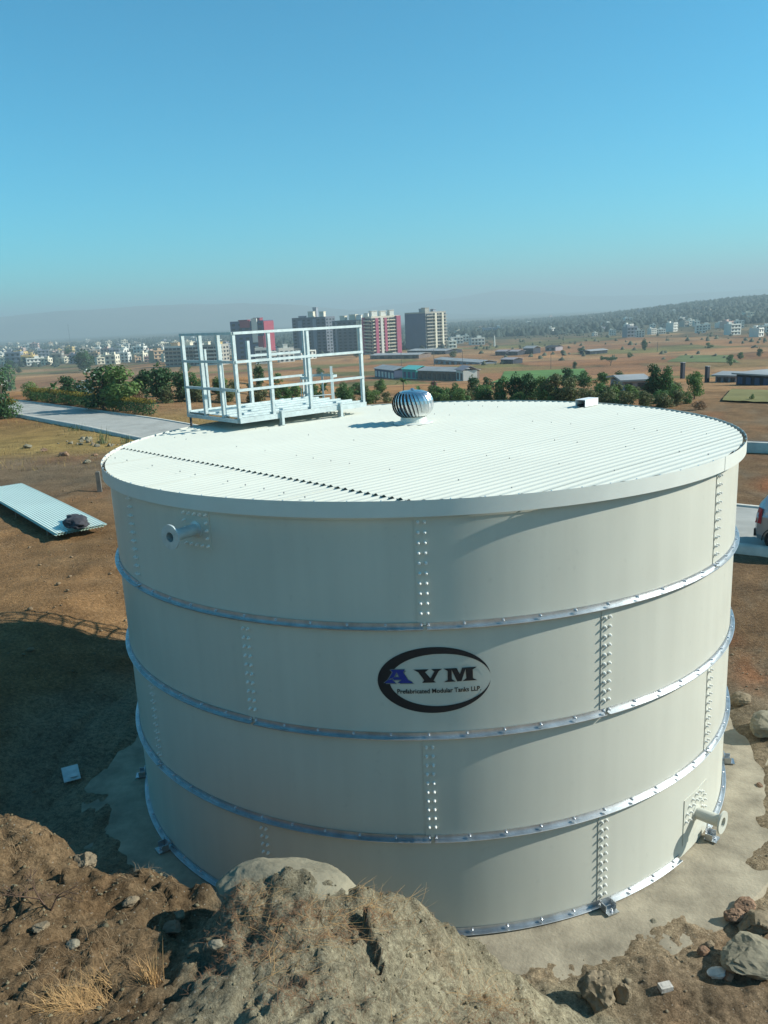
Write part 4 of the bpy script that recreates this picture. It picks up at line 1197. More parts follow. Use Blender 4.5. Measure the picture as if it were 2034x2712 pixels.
for k, (lab, m1) in enumerate((('yellow topped hedge at the far left of the road', LM_lite), ('yellow topped hedge below the clipped round bush', LM_mid), ('yellow topped hedge below the small palm', LM_mid),
                               ('yellow topped hedge below the white blossoming bush', LM_mid), ('darker hedge below the large blossoming tree', LM_dark))):
    hedge_at(HA.lerp(HB, k / 5 + .004), HA.lerp(HB, (k + 1) / 5 - .004), 1.2, lab, m1, LM_yel, k)
a, b = ground_at(-6, 906), ground_at(33, 903)
hedge_at(a, b, 1.5, 'yellow green hedge at the left picture edge before the road', LM_mid, LM_yel, 9)
# scrub belt beyond the platform and the roof
G2 = 'scrub belt beyond the tank'
for i, (k, x, y, h, w, lab) in enumerate((
    ('dark', 395, 868, 70, .8, 'dark tree behind the left railing bay of the platform'), ('broad', 420, 858, 52, .9, 'green tree behind the second railing bay of the platform'),
    ('dark', 560, 834, 46, .9, 'dark green tree between the middle posts of the railing'), ('shrub', 600, 828, 26, 1.2, 'low green bush right of the dark tree within the railing'),
    ('shrub', 690, 812, 20, 1.1, 'round bush in the brown field seen through the railing'),
    ('olive', 560, 872, 42, 1.1, 'olive scrub bush low behind the platform deck'), ('broad', 615, 872, 44, 1.1, 'green scrub bush behind the platform centre'), ('palm', 700, 874, 56, .9, 'palm seen through the right railing bay'),
    ('broad', 745, 872, 45, 1., 'green bush left of the last platform post'), ('reed', 800, 872, 30, 1.3, 'olive scrub right of the platform'), ('reed', 835, 870, 26, 1.3, 'olive scrub left of the turbine vent'),
    ('palm', 822, 850, 34, 1., 'small dark palm between the platform and the turbine vent'), ('palm', 872, 848, 42, 1.0, 'dark palm right above the turbine vent'), ('shrub', 960, 868, 34, 1.2, 'green bush right of the turbine vent'),
    ('magenta', 938, 848, 24, 1.1, 'magenta flowering bougainvillea behind the turbine vent'), ('palm', 905, 862, 34, .9, 'small palm left of the magenta bush'), ('broad', 985, 866, 38, 1., 'leafy bush left of the dense clump'),
    ('dark', 1022, 852, 40, 1.1, 'dark round tree at the corner of the long shed'), ('dark', 1052, 850, 36, 1., 'dark tree left of the green field'), ('broad', 1040, 872, 42, 1.2, 'spreading bush in front of the dark tree'),
    ('broad', 1085, 872, 56, 1., 'green tree at the left of the dense clump'), ('dark', 1112, 872, 64, .9, 'dark tree in the middle of the dense clump'), ('dark', 1142, 872, 68, .9, 'tallest dark tree of the dense clump'),
    ('pale', 1172, 872, 60, .9, 'light green tree at the right of the dense clump'), ('olive', 1200, 874, 70, .9, 'olive tree above the white roof box'), ('olive', 1232, 874, 62, 1., 'olive bush right of the tall olive tree'),
    ('dark', 1226, 838, 44, 1.2, 'dark tree behind the olive bushes'), ('broad', 1262, 838, 36, 1.3, 'green tree in the row left of the hut'), ('broad', 1300, 838, 34, 1.3, 'low green tree in the row before the hut'), ('dark', 1335, 832, 30, 1.3, 'dark tree just left of the hut'),
    ('reed', 1270, 876, 44, 1.3, 'yellowish scrub right of the white roof box'), ('reed', 1310, 880, 46, 1.3, 'yellowish scrub below the green tree row'), ('reed', 1350, 884, 44, 1.3, 'yellowish scrub below the small hut'), ('olive', 1390, 884, 40, 1.1, 'olive scrub right of the small hut'),
    ('dark', 1412, 856, 70, .8, 'tall dark tree right of the small hut'), ('broad', 1440, 856, 62, .9, 'broad green tree left of the dark pillars'), ('palm', 1428, 876, 44, .8, 'pale palm below the tall dark tree'), ('olive', 1462, 878, 36, 1.1, 'olive bush below the left dark pillar'),
    ('pale', 1500, 862, 62, .8, 'light green tree between the dark pillars'), ('shrub', 1482, 872, 28, 1.2, 'green bush below the light green tree'), ('dryshrub', 1512, 886, 22, 1.4, 'brown thicket on the reddish slope'),
    ('shrub', 1625, 866, 16, .8, 'lone small bush on the right field'))):
    plant(k, x, y, h, lab, G2, w)
rb = random.Random(17)
for x0, x1, n, ya, yb, h0, h1, where in ((935, 1250, 34, 862, 876, 18, 36, 'in the dense scrub belt behind the turbine vent'), (1240, 1480, 22, 852, 884, 18, 38, 'in the scrub belt behind the right roof edge'),
                                     (530, 830, 22, 850, 874, 18, 34, 'in the scrub behind the platform'), (300, 520, 12, 850, 872, 22, 44, 'in the scrub behind the left railing')):
    for i in range(n):
        k = rb.choice(('broad', 'shrub', 'olive', 'reed', 'shrub', 'pale', 'pale', 'reed'))
        plant(k, rb.uniform(x0, x1), rb.uniform(ya, yb), rb.uniform(h0, h1), {'broad': 'bushy mid green tree', 'dark': 'dark green bushy tree', 'shrub': 'low green shrub', 'olive': 'olive green bush', 'reed': 'yellowish green scrub bush', 'pale': 'light green bushy tree'}[k] + ' ' + where, G2, rb.uniform(1.1, 1.5))
G3 = 'lone trees in the fields'
for k, x, y, h, w, lab in (
    ('acacia', 1318, 790, 20, 1.1, 'flat topped tree in the brown field above the hut'), ('dark', 1241, 797, 16, 1., 'small dark tree at the edge of the green field'), ('dark', 1392, 757, 24, .9, 'round dark tree in the far brown field'),
    ('shrub', 1360, 772, 12, 1.2, 'small bush left of the round dark field tree'), ('shrub', 1300, 778, 10, 1.5, 'low bush row in the brown field'), ('shrub', 1530, 752, 14, 1.4, 'grey green bush in the far right field'),
    ('broad', 1578, 790, 24, 1., 'green field tree at the right'), ('broad', 1600, 776, 16, 1.2, 'small bush cluster in the far right field'), ('dark', 1640, 770, 18, 1.1, 'dark bush near the right edge of the fields'),
    ('dark', 1255, 765, 14, 1.6, 'dark bush row by the brown field huts'), ('dark', 1215, 766, 10, 1.6, 'low dark bush row left of the brown field huts'),
    ('dark', 186, 803, 46, 1.5, 'huge dark round tree before the town'), ('dark', 150, 780, 26, 1.3, 'dark tree among the left houses'), ('dark', 20, 795, 18, 1.6, 'dark tree before the left houses'), ('olive', 42, 806, 14, 1.3, 'grey bush in the field before the left houses'),
    ('broad', 400, 805, 24, 1.4, 'tree clump left of the red and white block'), ('dark', 770, 772, 16, 1.6, 'dark tree at the foot of the pink tower'), ('dark', 840, 770, 12, 2., 'dark trees at the foot of the white tower'), ('olive', 980, 772, 14, 2., 'scrub at the foot of the grey tower')):
    plant(k, x, y, h, lab, G3, w)

# ------------------------------------------------------------------ car on the road (its tail shows at the right edge)
def build_car():
    wpt = Vector((9.40, 9.31, 0)); hd = rad(-36)
    c = thing('parked_car', 'silver grey hatchback parked on the road at the right edge', 'car', (0, 0, 0), hd)
    M_car = mat('car_silver', (.42, .43, .44), .3, metal=.6, var=.03, coat=.6); M_glass = mat('car_glass', (.012, .014, .016), .08, var=0); M_tyre = mat('tyre', (.015, .015, .016), .85, var=.1); M_rim = mat('rim', (.4, .4, .42), .3, metal=.9, var=0); M_lamp = mat('tail_lamp', (.38, .015, .03), .2, var=0); M_trim = mat('black_trim', (.02, .02, .02), .6, var=0)
    # stations along x: rear (-) to front (+): x, z0, belt, roof, half width low, half width roof
    st = [(-1.78, .42, .86, .90, .60, .52), (-1.72, .26, .92, 1.20, .72, .56), (-1.55, .22, .94, 1.42, .76, .60), (-1.1, .2, .94, 1.50, .78, .62), (-.2, .2, .93, 1.51, .79, .63), (.35, .2, .92, 1.44, .79, .61), (.75, .2, .91, 1.12, .78, .60), (1.0, .2, .90, .93, .77, .62), (1.55, .22, .80, .82, .74, .58), (1.78, .3, .66, .68, .62, .5)]
    mb = MB(); vs = []; k = 10
    for x, z0, zb, zr, wl, wr in st:
        hs = [(wl * .86, z0), (wl, z0 + .15), (wl, zb - .06), (wl * .97, zb), (wr, zr - .05), (wr * .8, zr)]
        ring = [(x, -y, z) for y, z in hs] + [(x, y, z) for y, z in hs[::-1]]
        vs += ring
    k = 12; fs = []
    for i in range(len(st) - 1):
        for j in range(k):
            fs.append((i * k + j, i * k + (j + 1) % k, (i + 1) * k + (j + 1) % k, (i + 1) * k + j))
    fs += [tuple(range(k))[::-1], tuple(range((len(st) - 1) * k, len(st) * k))]
    mb.add(vs, fs); body = mb.build('body', M_car, c)
    def quad(nm, pts, m, par, th=.012):
        mb = MB(); n = (Vector(pts[1]) - Vector(pts[0])).cross(Vector(pts[2]) - Vector(pts[0])).normalized() * th
        a = [Vector(p) for p in pts]; b = [p + n for p in a]; L = len(a)
        mb.add(a + b, [tuple(range(L))[::-1], tuple(range(L, 2 * L))] + [(i, (i + 1) % L, L + (i + 1) % L, L + i) for i in range(L)]); return mb.build(nm, m, par)
    for s in (-1, 1):
        o = (lambda p: p if s < 0 else p[::-1])
        quad('rear_side_window', o([(-1.38, s * .748, .98), (-.62, s * .768, .98), (-.66, s * .650, 1.42), (-1.22, s * .625, 1.38)]), M_glass, c)
        quad('front_side_window', o([(-.52, s * .768, .98), (.62, s * .765, .97), (.28, s * .645, 1.38), (-.56, s * .650, 1.42)]), M_glass, c)
        quad('tail_lamp', o([(-1.765, s * .665, .70), (-1.60, s * .765, .70), (-1.585, s * .745, 1.10), (-1.69, s * .625, 1.12)]), M_lamp, c, .02)
        mb = MB(); mb.box((-.75, s * .80, .82), (.16, .02, .025)); mb.build('door_handle', M_trim, body)
        mb = MB(); mb.box((.52, s * .86, 1.0), (.12, .16, .11)); mb.build('wing_mirror', M_car, c)
        for x in (-1.22, 1.14):
            w = obj('wheel', None, c, (x, s * .70, .285))
            mb = MB(); mb.lathe([(.19, -.08), (.275, -.085), (.285, -.05), (.285, .05), (.275, .085), (.19, .08)], 26); mb.build('tyre', M_tyre, w, rot=(math.pi / 2, 0, 0))
            mb = MB(); mb.lathe([(.195, -.07), (.18, -.075), (.05, -.055), (.001, -.055)], 26); mb.lathe([(.195, .07), (.18, .075), (.05, .055), (.001, .055)], 26)
            for i in range(7):
                a = 6.283 * i / 7
                for zz in (-.078, .078): mb.box((.12 * math.cos(a), .12 * math.sin(a), zz), (.13, .03, .012), Matrix.Rotation(a, 3, 'Z'))
            mb.build('rim', M_rim, w, rot=(math.pi / 2, 0, 0))
            mb = MB(); pts = [(x + .335 * math.cos(rad(a)), s * .795, .285 + .335 * math.sin(rad(a))) for a in range(-5, 186, 19)]
            for a, b in zip(pts[:-1], pts[1:]): mb.bar(a, b, .02, .05, up=(0, 1, 0))
            mb.build('wheel_arch', M_trim, body)
    quad('rear_window', [(-1.735, .50, .98), (-1.735, -.50, .98), (-1.60, -.46, 1.34), (-1.60, .46, 1.34)], M_glass, c)
    quad('windscreen', [(.80, -.56, 1.06), (.80, .56, 1.06), (.42, .54, 1.40), (.42, -.54, 1.40)], M_glass, c)
    mb = MB(); mb.box((-1.74, 0, .42), (.12, 1.32, .2)); mb.build('rear_bumper', M_trim, c)
    c.rotation_euler = (0, 0, hd)
    wl = Vector((-1.22, -.70, 0)); wl.rotate(Matrix.Rotation(hd, 3, 'Z'))
    c.location = (wpt.x - wl.x, wpt.y - wl.y, float(base_z(wpt.x, wpt.y)) + .035)
build_car()
# ------------------------------------------------------------------ buildings
M_pane = mat('window_dark', (.03, .04, .05), .25, var=.2, scale=.3)
M_white = mat('wall_white', (.68, .66, .58), .85, var=.1, scale=.15)
def wmat(name, col): return mat('wall_' + name, col, .88, var=.12, scale=.12)
def px_m(q): return VS * (q - CAMP).dot(_fw) / FPX        # metres per picture unit at that distance
def face_frame(w, d, side):
    """side 0: -y face, 1: +x face, 2: -x face -> origin at face centre base, along, outward"""
    if side == 0: return Vector((0, -d / 2, 0)), Vector((1, 0, 0)), Vector((0, -1, 0)), w
    if side == 1: return Vector((w / 2, 0, 0)), Vector((0, 1, 0)), Vector((1, 0, 0)), d
    return Vector((-w / 2, 0, 0)), Vector((0, -1, 0)), Vector((-1, 0, 0)), d
def tower(vx, vy, hv, w, d, floors, rz, label, mw, sides, roofbits, extra=None, name='apartment_tower', cat='tower', group='apartment towers'):
    q = ground_at(vx, vy); u = px_m(q); H = hv * u
    o = thing(name, label, cat, (q.x, q.y, q.z), rz, group)
    mb = MB(); mb.box((0, 0, H / 2 - 1), (w, d, H + 2))
    for sx, sy, bw, bd in ((0, -d / 2 + .15, w, .3), (0, d / 2 - .15, w, .3), (-w / 2 + .15, 0, .3, d - .6), (w / 2 - .15, 0, .3, d - .6)): mb.box((sx, sy, H + .5), (bw, bd, 1.0))
    wl = mb.build('wall', mw, o)
    fh = H / floors
    for side, cols, kind, m2 in sides:
        c, al, outw, L = face_frame(w, d, side)
        Mx = Matrix((al, Vector((0, 0, 1)), outw)).transposed()
        cw = L / cols
        mwin = MB(); mwin.box((0, 0, 0), (cw * .5, fh * .5, .3)); mewin = mwin.mesh('window', M_pane)
        if kind == 'balcony':
            mwin = MB(); mwin.box((0, 0, 0), (cw * .86, fh * .72, .3)); mewin = mwin.mesh('window', M_pane)
            mbal = MB(); mbal.box((0, -fh * .42, .7), (cw * .94, .25, 1.5)); mbal.box((0, -fh * .27, 1.4), (cw * .94, fh * .24, .15)); mebal = mbal.mesh('balcony', m2)
        for fl in range(floors):
            for k in range(cols):
                p = c + al * ((k + .5) * cw - L / 2) + Vector((0, 0, (fl + .52) * fh))
                M = Mx.to_4x4(); M.translation = p
                obj('window', mewin, o, M=M)
                if kind == 'balcony': obj('balcony', mebal, o, M=M)
    for x, y, bw, bd, bh, m2 in roofbits:
        mb = MB(); mb.box((x * w, y * d, H + bh / 2), (bw, bd, bh)); mb.box((x * w, y * d, H + bh + .15), (bw + .5, bd + .5, .3)); mb.build('roof_room', m2, o)
    if extra:
        for side, f0, f1, z0, z1, m2, pr in extra:
            c, al, outw, L = face_frame(w, d, side); Mx = Matrix((al, Vector((0, 0, 1)), outw)).transposed().to_4x4()
            Mx.translation = c + al * (L * ((f0 + f1) / 2 - .5)) + Vector((0, 0, H * (z0 + z1) / 2))
            mb = MB(); mb.box((0, 0, pr / 2), (L * (f1 - f0), H * (z1 - z0), pr)); mb.build('fin_or_face_sheet', m2, o, M=Mx)  # fins, and sheets that colour a whole face, painted shade included
    return o
W_shade = wmat('shaded', (.11, .125, .15)); W_cr = wmat('cream', (.66, .60, .46)); W_pk = wmat('pink', (.42, .10, .16)); W_bg = wmat('beige', (.34, .32, .27)); W_gy = wmat('grey', (.26, .28, .31)); W_rd = wmat('red', (.27, .05, .075)); W_yl = wmat('yellow', (.55, .40, .16)); W_tan = wmat('tan', (.42, .30, .19)); W_teal = wmat('teal', (.03, .36, .33)); W_blu = wmat('blue', (.06, .09, .16)); W_bk = wmat('black', (.03, .035, .05)); W_lil = wmat('lilac', (.33, .29, .30)); W_brn = wmat('brown', (.16, .115, .09))  # the first tone puts the shade of tower fronts into the wall colour
# beige tower on the right, blue sheets paint the shade on its left
tower(921, 753, 74, 22, 21, 11, rad(-47), 'beige apartment tower with grey blue shade side standing apart on the right', W_bg, [(1, 3, 'balcony', W_bg), (2, 5, 'plain', None)], [(-.15, .1, 6, 5, 3.2, W_gy), (.2, -.2, 4, 4, 3.8, W_bg), (.1, .3, 3, 3, 2.6, W_gy)],
      [(2, -.002, 1.002, 0, 1.0, W_blu, .12), (1, .40, .48, 0, 1., W_cr, 1.6), (1, .74, .82, 0, 1., W_cr, 1.6), (0, -.002, 1.002, 0, 1.0, W_blu, .12)])
# pink and white block
tower(828, 764, 76, 21, 11, 11, rad(30), 'white and pink apartment tower with striped balconies', W_cr, [(2, 4, 'balcony', W_cr), (0, 5, 'balcony', W_cr)], [(-.3, 0, 4, 4, 4.2, M_white), (.05, .1, 4, 4, 4.0, M_white), (.32, 0, 3.2, 4, 4.4, M_white)],
      [(0, .10, .20, 0, .99, W_pk, 1.7), (0, .42, .50, 0, .99, W_pk, 1.7), (0, .28, .36, 0, 1., M_white, 1.8), (0, .84, .99, 0, 1.03, W_pk, 1.9), (2, .0, .16, 0, 1.02, W_pk, 1.7)])
tower(765, 762, 66, 24, 18, 10, rad(-22), 'apartment tower with front in dark shade and cream side behind the railing', W_shade, [(0, 6, 'plain', None), (1, 3, 'plain', None)], [(-.3, 0, 4, 4, 4.0, W_cr), (0, .1, 5, 4, 4.6, W_cr), (.25, 0, 4, 4, 4.0, M_white), (.42, .2, 3, 3, 5.0, M_white)],
      [(0, .82, .90, 0, 1.02, W_cr, .9), (0, .93, 1.0, 0, 1.02, W_cr, .9), (1, 0, 1, 0, 1.02, W_cr, .25), (0, .1, .16, 0, 1.0, W_gy, .5)])  # cream sheet on the sunlit side; the front's shade is in its wall colour
tower(682, 764, 74, 28, 18, 11, rad(-18), 'dark slate apartment tower farthest left of the tower group', W_shade, [(0, 7, 'plain', None), (1, 3, 'plain', None)], [(-.05, 0, 4.4, 4, 5.0, W_cr), (.28, 0, 3.6, 4, 4.6, W_cr), (-.36, .1, 5, 4, 2, W_gy), (-.02, .3, 3, 3, 8, W_gy)],
      [(0, .62, .72, 0, .98, W_gy, .6), (0, .18, .30, 0, .96, W_gy, .5)])  # shade on this front comes from the dark wall colour
# red and white block, nearer
tower(550, 774, 76, 26, 16, 8, rad(-16), 'red and white block with dark blue front behind the railing', W_blu, [(0, 5, 'plain', None), (1, 3, 'plain', None)], [(-.22, 0, 7, 5, 1.6, W_rd), (.2, 0, 5, 5, 2.6, W_rd)],
      [(0, .66, .82, .45, 1.1, M_white, .8), (0, .82, .99, .2, .62, W_rd, .8), (0, .72, .9, 0, .35, M_white, .7), (0, .3, .6, .86, 1.05, W_rd, .6), (1, 0, 1, .0, 1.02, W_rd, .3)], name='office_block', cat='building', group='mid rise blocks')
tower(566, 786, 30, 7, 7, 3, rad(10), 'small white framed house before the red and white block', M_white, [(0, 2, 'balcony', M_white), (1, 2, 'plain', None)], [(0, 0, 2, 2, 1.2, M_white)], name='house', cat='house', group='mid rise blocks')
tower(405, 790, 40, 22, 14, 5, rad(-12), 'pale terraced apartment block behind the left railing bay', M_white, [(0, 8, 'balcony', W_bg), (1, 3, 'plain', None)], [(-.3, 0, 5, 4, 2.6, W_tan), (.1, 0, 4, 4, 2.4, W_cr), (.38, 0, 3, 3, 2, W_bk)], name='apartment_block', cat='building', group='mid rise blocks')
tower(462, 788, 40, 16, 12, 5, rad(-14), 'pale apartment block right of the terraced block', W_bg, [(0, 4, 'balcony', M_white), (1, 3, 'plain', None)], [(-.2, 0, 3, 3, 2.4, W_cr), (.3, 0, 3, 3, 2, W_yl)], name='apartment_block', cat='building', group='mid rise blocks')
tower(618, 782, 26, 9, 8, 3, rad(20), 'small pale house with gable left of the dark towers', M_white, [(0, 3, 'plain', None), (1, 2, 'plain', None)], [(0, 0, 2.5, 2.5, 3, M_white)], name='house', cat='house', group='mid rise blocks')

# town houses: each with its own walls, parapet, roof room and openings
def house_mesh(w, d, h, seed, mw):
    rnd = random.Random(seed); mb = MB(); mb.box((0, 0, h / 2 - 1), (w, d, h + 2))
    mb.box((0, -d / 2 + .1, h + .35), (w, .2, .7)); mb.box((w / 2 - .1, 0, h + .35), (.2, d - .4, .7)); mb.box((-w / 2 + .1, 0, h + .35), (.2, d - .4, .7)); mb.box((0, d / 2 - .1, h + .35), (w, .2, .7))
    mb.box((rnd.uniform(-.25, .25) * w, rnd.uniform(-.1, .3) * d, h + 1.2), (w * .3, d * .3, 2.4))
    nf = max(1, int(round(h / 3.1))); nc = max(2, int(w / 3))
    for f in range(nf): mb.box((0, -d / 2 - .35, (f + 1) * h / nf - .1), (w * .9, .7, .16))
    mb.cur = 1
    for f in range(nf):
        for c in range(nc):
            mb.box(((c + .5) * w / nc - w / 2, -d / 2, (f + .5) * h / nf), (w / nc * .45, .16, h / nf * .5))
        for c in range(2): mb.box((w / 2, (c + .5) * d / 2 - d / 2, (f + .5) * h / nf), (.16, d * .2, h / nf * .5))
    tk = rnd.uniform(-.3, .3) * w; mb.tube((tk, -.1 * d, h), (tk, -.1 * d, h + 1.5), .7, .6, 8)
    return mb.mesh('house', [mw, M_pane])
HM = [('white', M_white), ('cream', W_cr), ('beige', W_bg), ('pink', wmat('rose', (.52, .36, .30))), ('yellow', W_yl), ('tan', W_tan), ('grey', W_gy)]
HPROT = {(i, j): house_mesh((8, 11, 14)[j], (8, 9, 11)[j], (6.2, 9.0, 6.4)[j], i * 5 + j, HM[i][1]) for i in range(len(HM)) for j in range(3)}
KINDW = ('small', 'tall', 'wide low')
def house(vx, vy, i, j, where, group, rz=None, sc=1., label=None):
    q = ground_at(vx, vy, 3600)
    o = obj('house', HPROT[(i, j)], None, q, (0, 0, random.uniform(-.2, .9) if rz is None else rz), sc, label=label or f'{KINDW[j]} {HM[i][0]} house {where}', cat='house', group=group)
    return o
house(63, 789, 4, 0, '', 'town houses on the left', .25, 1.25, 'yellow two storey house at the front edge of the left town')
house(90, 788, 0, 0, '', 'town houses on the left', .3, .8, 'small white house right of the yellow two storey house')
house(34, 789, 6, 1, '', 'town houses on the left', .2, 1.2, 'dark grey block left of the yellow two storey house')
house(126, 783, 2, 0, '', 'town houses on the left', .2, 1.2, 'beige house at the front of the left town, right of the white house')
house(58, 757, 0, 2, '', 'town houses on the left', .2, 1.5, 'pale long building high in the left town')
house(76, 757, 3, 1, '', 'town houses on the left', .2, 1.3, 'rose coloured block beside the pale long building')
rt = random.Random(5)
pos = [(63, 789), (90, 788), (34, 789), (126, 783), (58, 757), (76, 757), (186, 795)]
cnt = 0
for _ in range(900):
    if cnt >= 150: break
    y = 744 + 46 * rt.random() ** .8; x = rt.uniform(-8, 500)
    y -= x * .012
    if any(abs(x - a) < 8.5 and abs(y - b) < 3.6 for a, b in pos): continue
    pos.append((x, y)); cnt += 1
    i = rt.choices(range(7), (5, 4, 3, 2, 1, 2, 2))[0]; j = rt.choices((0, 1, 2), (5, 3, 2))[0]
    wx = ('at the far left', 'above the yellow house', 'left of the huge dark tree', 'behind the huge dark tree', 'left of the terraced block', 'behind the terraced block')[min(5, max(0, int(x / 82)))]
    wy = ('back row', 'upper middle row', 'lower middle row', 'front row')[min(3, max(0, int((y + x * .012 - 744) / 11.6)))]
    house(x, y, i, j, f'in the town {wy}, {wx}', 'town houses on the left', None, rt.uniform(.65, 1.05))
# houses on the wooded hill and in the valley on the right
pos = []; cnt = 0
for _ in range(900):
    if cnt >= 70: break
    x = rt.uniform(985, 1668); f = (x - 985) / 680
    y = rt.uniform(700 - 42 * f, 734 - 6 * f)
    if any(abs(x - a) < 12 and abs(y - b) < 5 for a, b in pos): continue
    pos.append((x, y)); cnt += 1
    i = rt.choices(range(7), (6, 2, 3, 1, 0, 0, 3))[0]; j = rt.choices((0, 1, 2), (3, 4, 3))[0]
    wx = ('right of the grey tower', 'behind the white chimney', 'above the brown field huts', 'above the round field tree', 'below the hill top', 'at the right edge')[min(5, int(f * 6))]
    wy = 'high in the woods' if y < 717 - 24 * f else 'low in the woods'
    house(x, y, i, j, f'{wy}, {wx}', 'houses in the woods on the right', None, rt.uniform(.45, .85))
# a few far houses between the towers
for x, y in ((600, 776), (632, 770), (592, 768), (660, 776), (985, 742), (1005, 738), (1030, 745), (975, 752)):
    house(x, y, rt.choice((0, 0, 2)), rt.choice((0, 2)), 'on the plain near the towers', 'houses near the towers', None, .8)

# sheds and low buildings in the fields
def shed(v0, v1, hv, dep, label, mw, mr, name='shed', cat='shed', bays=0, mdoor=None, pitch=.35, group='sheds in the fields'):
    a, b = ground_at(*v0), ground_at(*v1); c = (a + b) / 2; L = (b - a).length; h = hv * px_m(c)
    o = thing(name, label, cat, (c.x, c.y, min(a.z, b.z)), math.atan2(b.y - a.y, b.x - a.x), group)
    mb = MB(); mb.box((0, dep / 2, h / 2 - .5), (L, dep, h + 1)); mb.build('wall', mw, o)
    r = MB(); p = h * pitch
    r.add([(-L / 2 - .3, -.4, h), (L / 2 + .3, -.4, h), (L / 2 + .3, dep / 2, h + p), (-L / 2 - .3, dep / 2, h + p), (-L / 2 - .3, dep + .4, h), (L / 2 + .3, dep + .4, h),
           (-L / 2 - .3, -.4, h + .15), (L / 2 + .3, -.4, h + .15), (L / 2 + .3, dep / 2, h + p + .15), (-L / 2 - .3, dep / 2, h + p + .15), (-L / 2 - .3, dep + .4, h + .15), (L / 2 + .3, dep + .4, h + .15)],
          [(0, 1, 2, 3), (3, 2, 5, 4), (6, 9, 8, 7), (9, 10, 11, 8), (0, 6, 7, 1), (4, 5, 11, 10), (0, 3, 9, 6), (3, 4, 10, 9), (1, 7, 8, 2), (2, 8, 11, 5)])
    r.build('roof', mr, o)
    if bays:
        for i in range(bays):
            mb = MB(); mb.box(((i + .5) * L / bays - L / 2, -.03, h * .45), (L / bays * .55, .12, h * .62)); mb.build('opening', mdoor or M_pane, o)
    return o
M_tin = mat('tin_roof', (.38, .37, .35), .6, metal=.2, var=.2, scale=.3)
shed((810, 815), (852, 818), 19, 6, 'dark blue shed with pale door right of the platform', W_blu, M_tin, bays=6, mdoor=M_white)
shed((870, 818), (899, 819), 20, 5, 'bright teal shed between the blue and the brown sheds', W_teal, wmat('teal_roof', (.12, .52, .46)), bays=3, mdoor=W_blu)
shed((903, 820), (998, 822), 19, 7, 'long brown shed with pale roof and white gable end', W_brn, M_tin, bays=9, mdoor=M_pane)
shed((986, 823), (1001, 823), 24, 4, 'white gable end building at the right of the long brown shed', M_white, W_lil, bays=2)
shed((938, 786), (1036, 787), 10, 8, 'long low grey green shed in the brown field', W_gy, M_tin, bays=8)
shed((800, 776), (905, 775), 8, 14, 'wide grey canopy roof below the pink tower', W_brn, M_tin, bays=6)
shed((880, 766), (962, 765), 8, 14, 'wide grey canopy roof below the grey tower', W_bk, M_tin, bays=5)
shed((1082, 786), (1108, 786), 9, 6, 'small dark hut in the brown field', W_bk, W_lil, 'hut', 'hut', 2)
shed((1070, 768), (1092, 768), 8, 7, 'low dark hut left of the white chimney field', W_bk, W_lil, 'hut', 'hut', 2)
shed((1098, 768), (1118, 768), 8, 7, 'second low dark hut beside the first in the far field', W_bk, W_lil, 'hut', 'hut', 2)
shed((1130, 765), (1152, 765), 12, 7, 'taller dark hut in the far brown field', W_bk, M_tin, 'hut', 'hut', 2)
shed((1178, 758), (1200, 758), 8, 7, 'lilac hut right of the taller dark hut', W_lil, W_bk, 'hut', 'hut', 2)
shed((1275, 766), (1312, 763), 7, 7, 'dark low sheds right of the field bushes', W_bk, M_tin, 'hut', 'hut', 3)
shed((1345, 844), (1398, 842), 20, 4, 'small tin roofed hut among the green trees', W_lil, M_tin, 'hut', 'hut', 2)
shed((1545, 826), (1590, 826), 14, 4, 'low grey hut right of the dark pillars', W_lil, M_tin, 'hut', 'hut', 3)
shed((1590, 832), (1665, 833), 24, 6, 'long dark building with pale flat roof at the right edge', W_bk, M_tin, 'low_building', 'building', 4, W_blu, pitch=.05)
# white chimney in the far field
q = ground_at(1068, 748); u = px_m(q)
ch = thing('chimney', 'slender white chimney standing in the far brown field', 'chimney', q)
mb = MB(); mb.tube((0, 0, -1), (0, 0, 22 * u), 1.3 * u * 1.6, .9 * u * 1.6, 12); mb.build('shaft', M_white, ch)
mb = MB(); mb.tube((0, 0, 22 * u), (0, 0, 25 * u), .5 * u, .4 * u, 8); mb.build('flue', W_gy, ch)
# far long block with white gable
q = ground_at(1066, 722); u = px_m(q)
fb = thing('long_block', 'long grey block with white end tower far behind the chimney', 'building', q)
mb = MB(); mb.box((-8 * u, 0, 7 * u), (32 * u, 12, 14 * u)); mb.build('wall', W_gy, fb)
mb = MB(); mb.box((11 * u, -2, 9 * u), (5 * u, 14, 19 * u)); mb.build('end_tower', M_white, fb)
for i in range(6): mb = MB(); mb.box((-20 * u + i * 4.6 * u, -6.1, 8 * u), (2.4 * u, .4, 4 * u)); mb.build('window', M_pane, fb)
# dark pillars
for vx, vy, lab in ((1474, 818, 'left of two dark pillars in the right field'), (1527, 826, 'right of two dark pillars in the right field')):
    q = ground_at(vx, vy); u = px_m(q)
    o = thing('gate_pillar', lab, 'pillar', q, .5, 'dark gate pillars')
    mb = MB(); mb.box((0, 0, 17 * u - .3), (7 * u, 7 * u, 34 * u + .6)); mb.build('shaft', W_bk, o)
    mb = MB(); mb.box((0, 0, 34.5 * u), (8.5 * u, 8.5 * u, 1.2 * u)); mb.build('cap', M_tin, o)
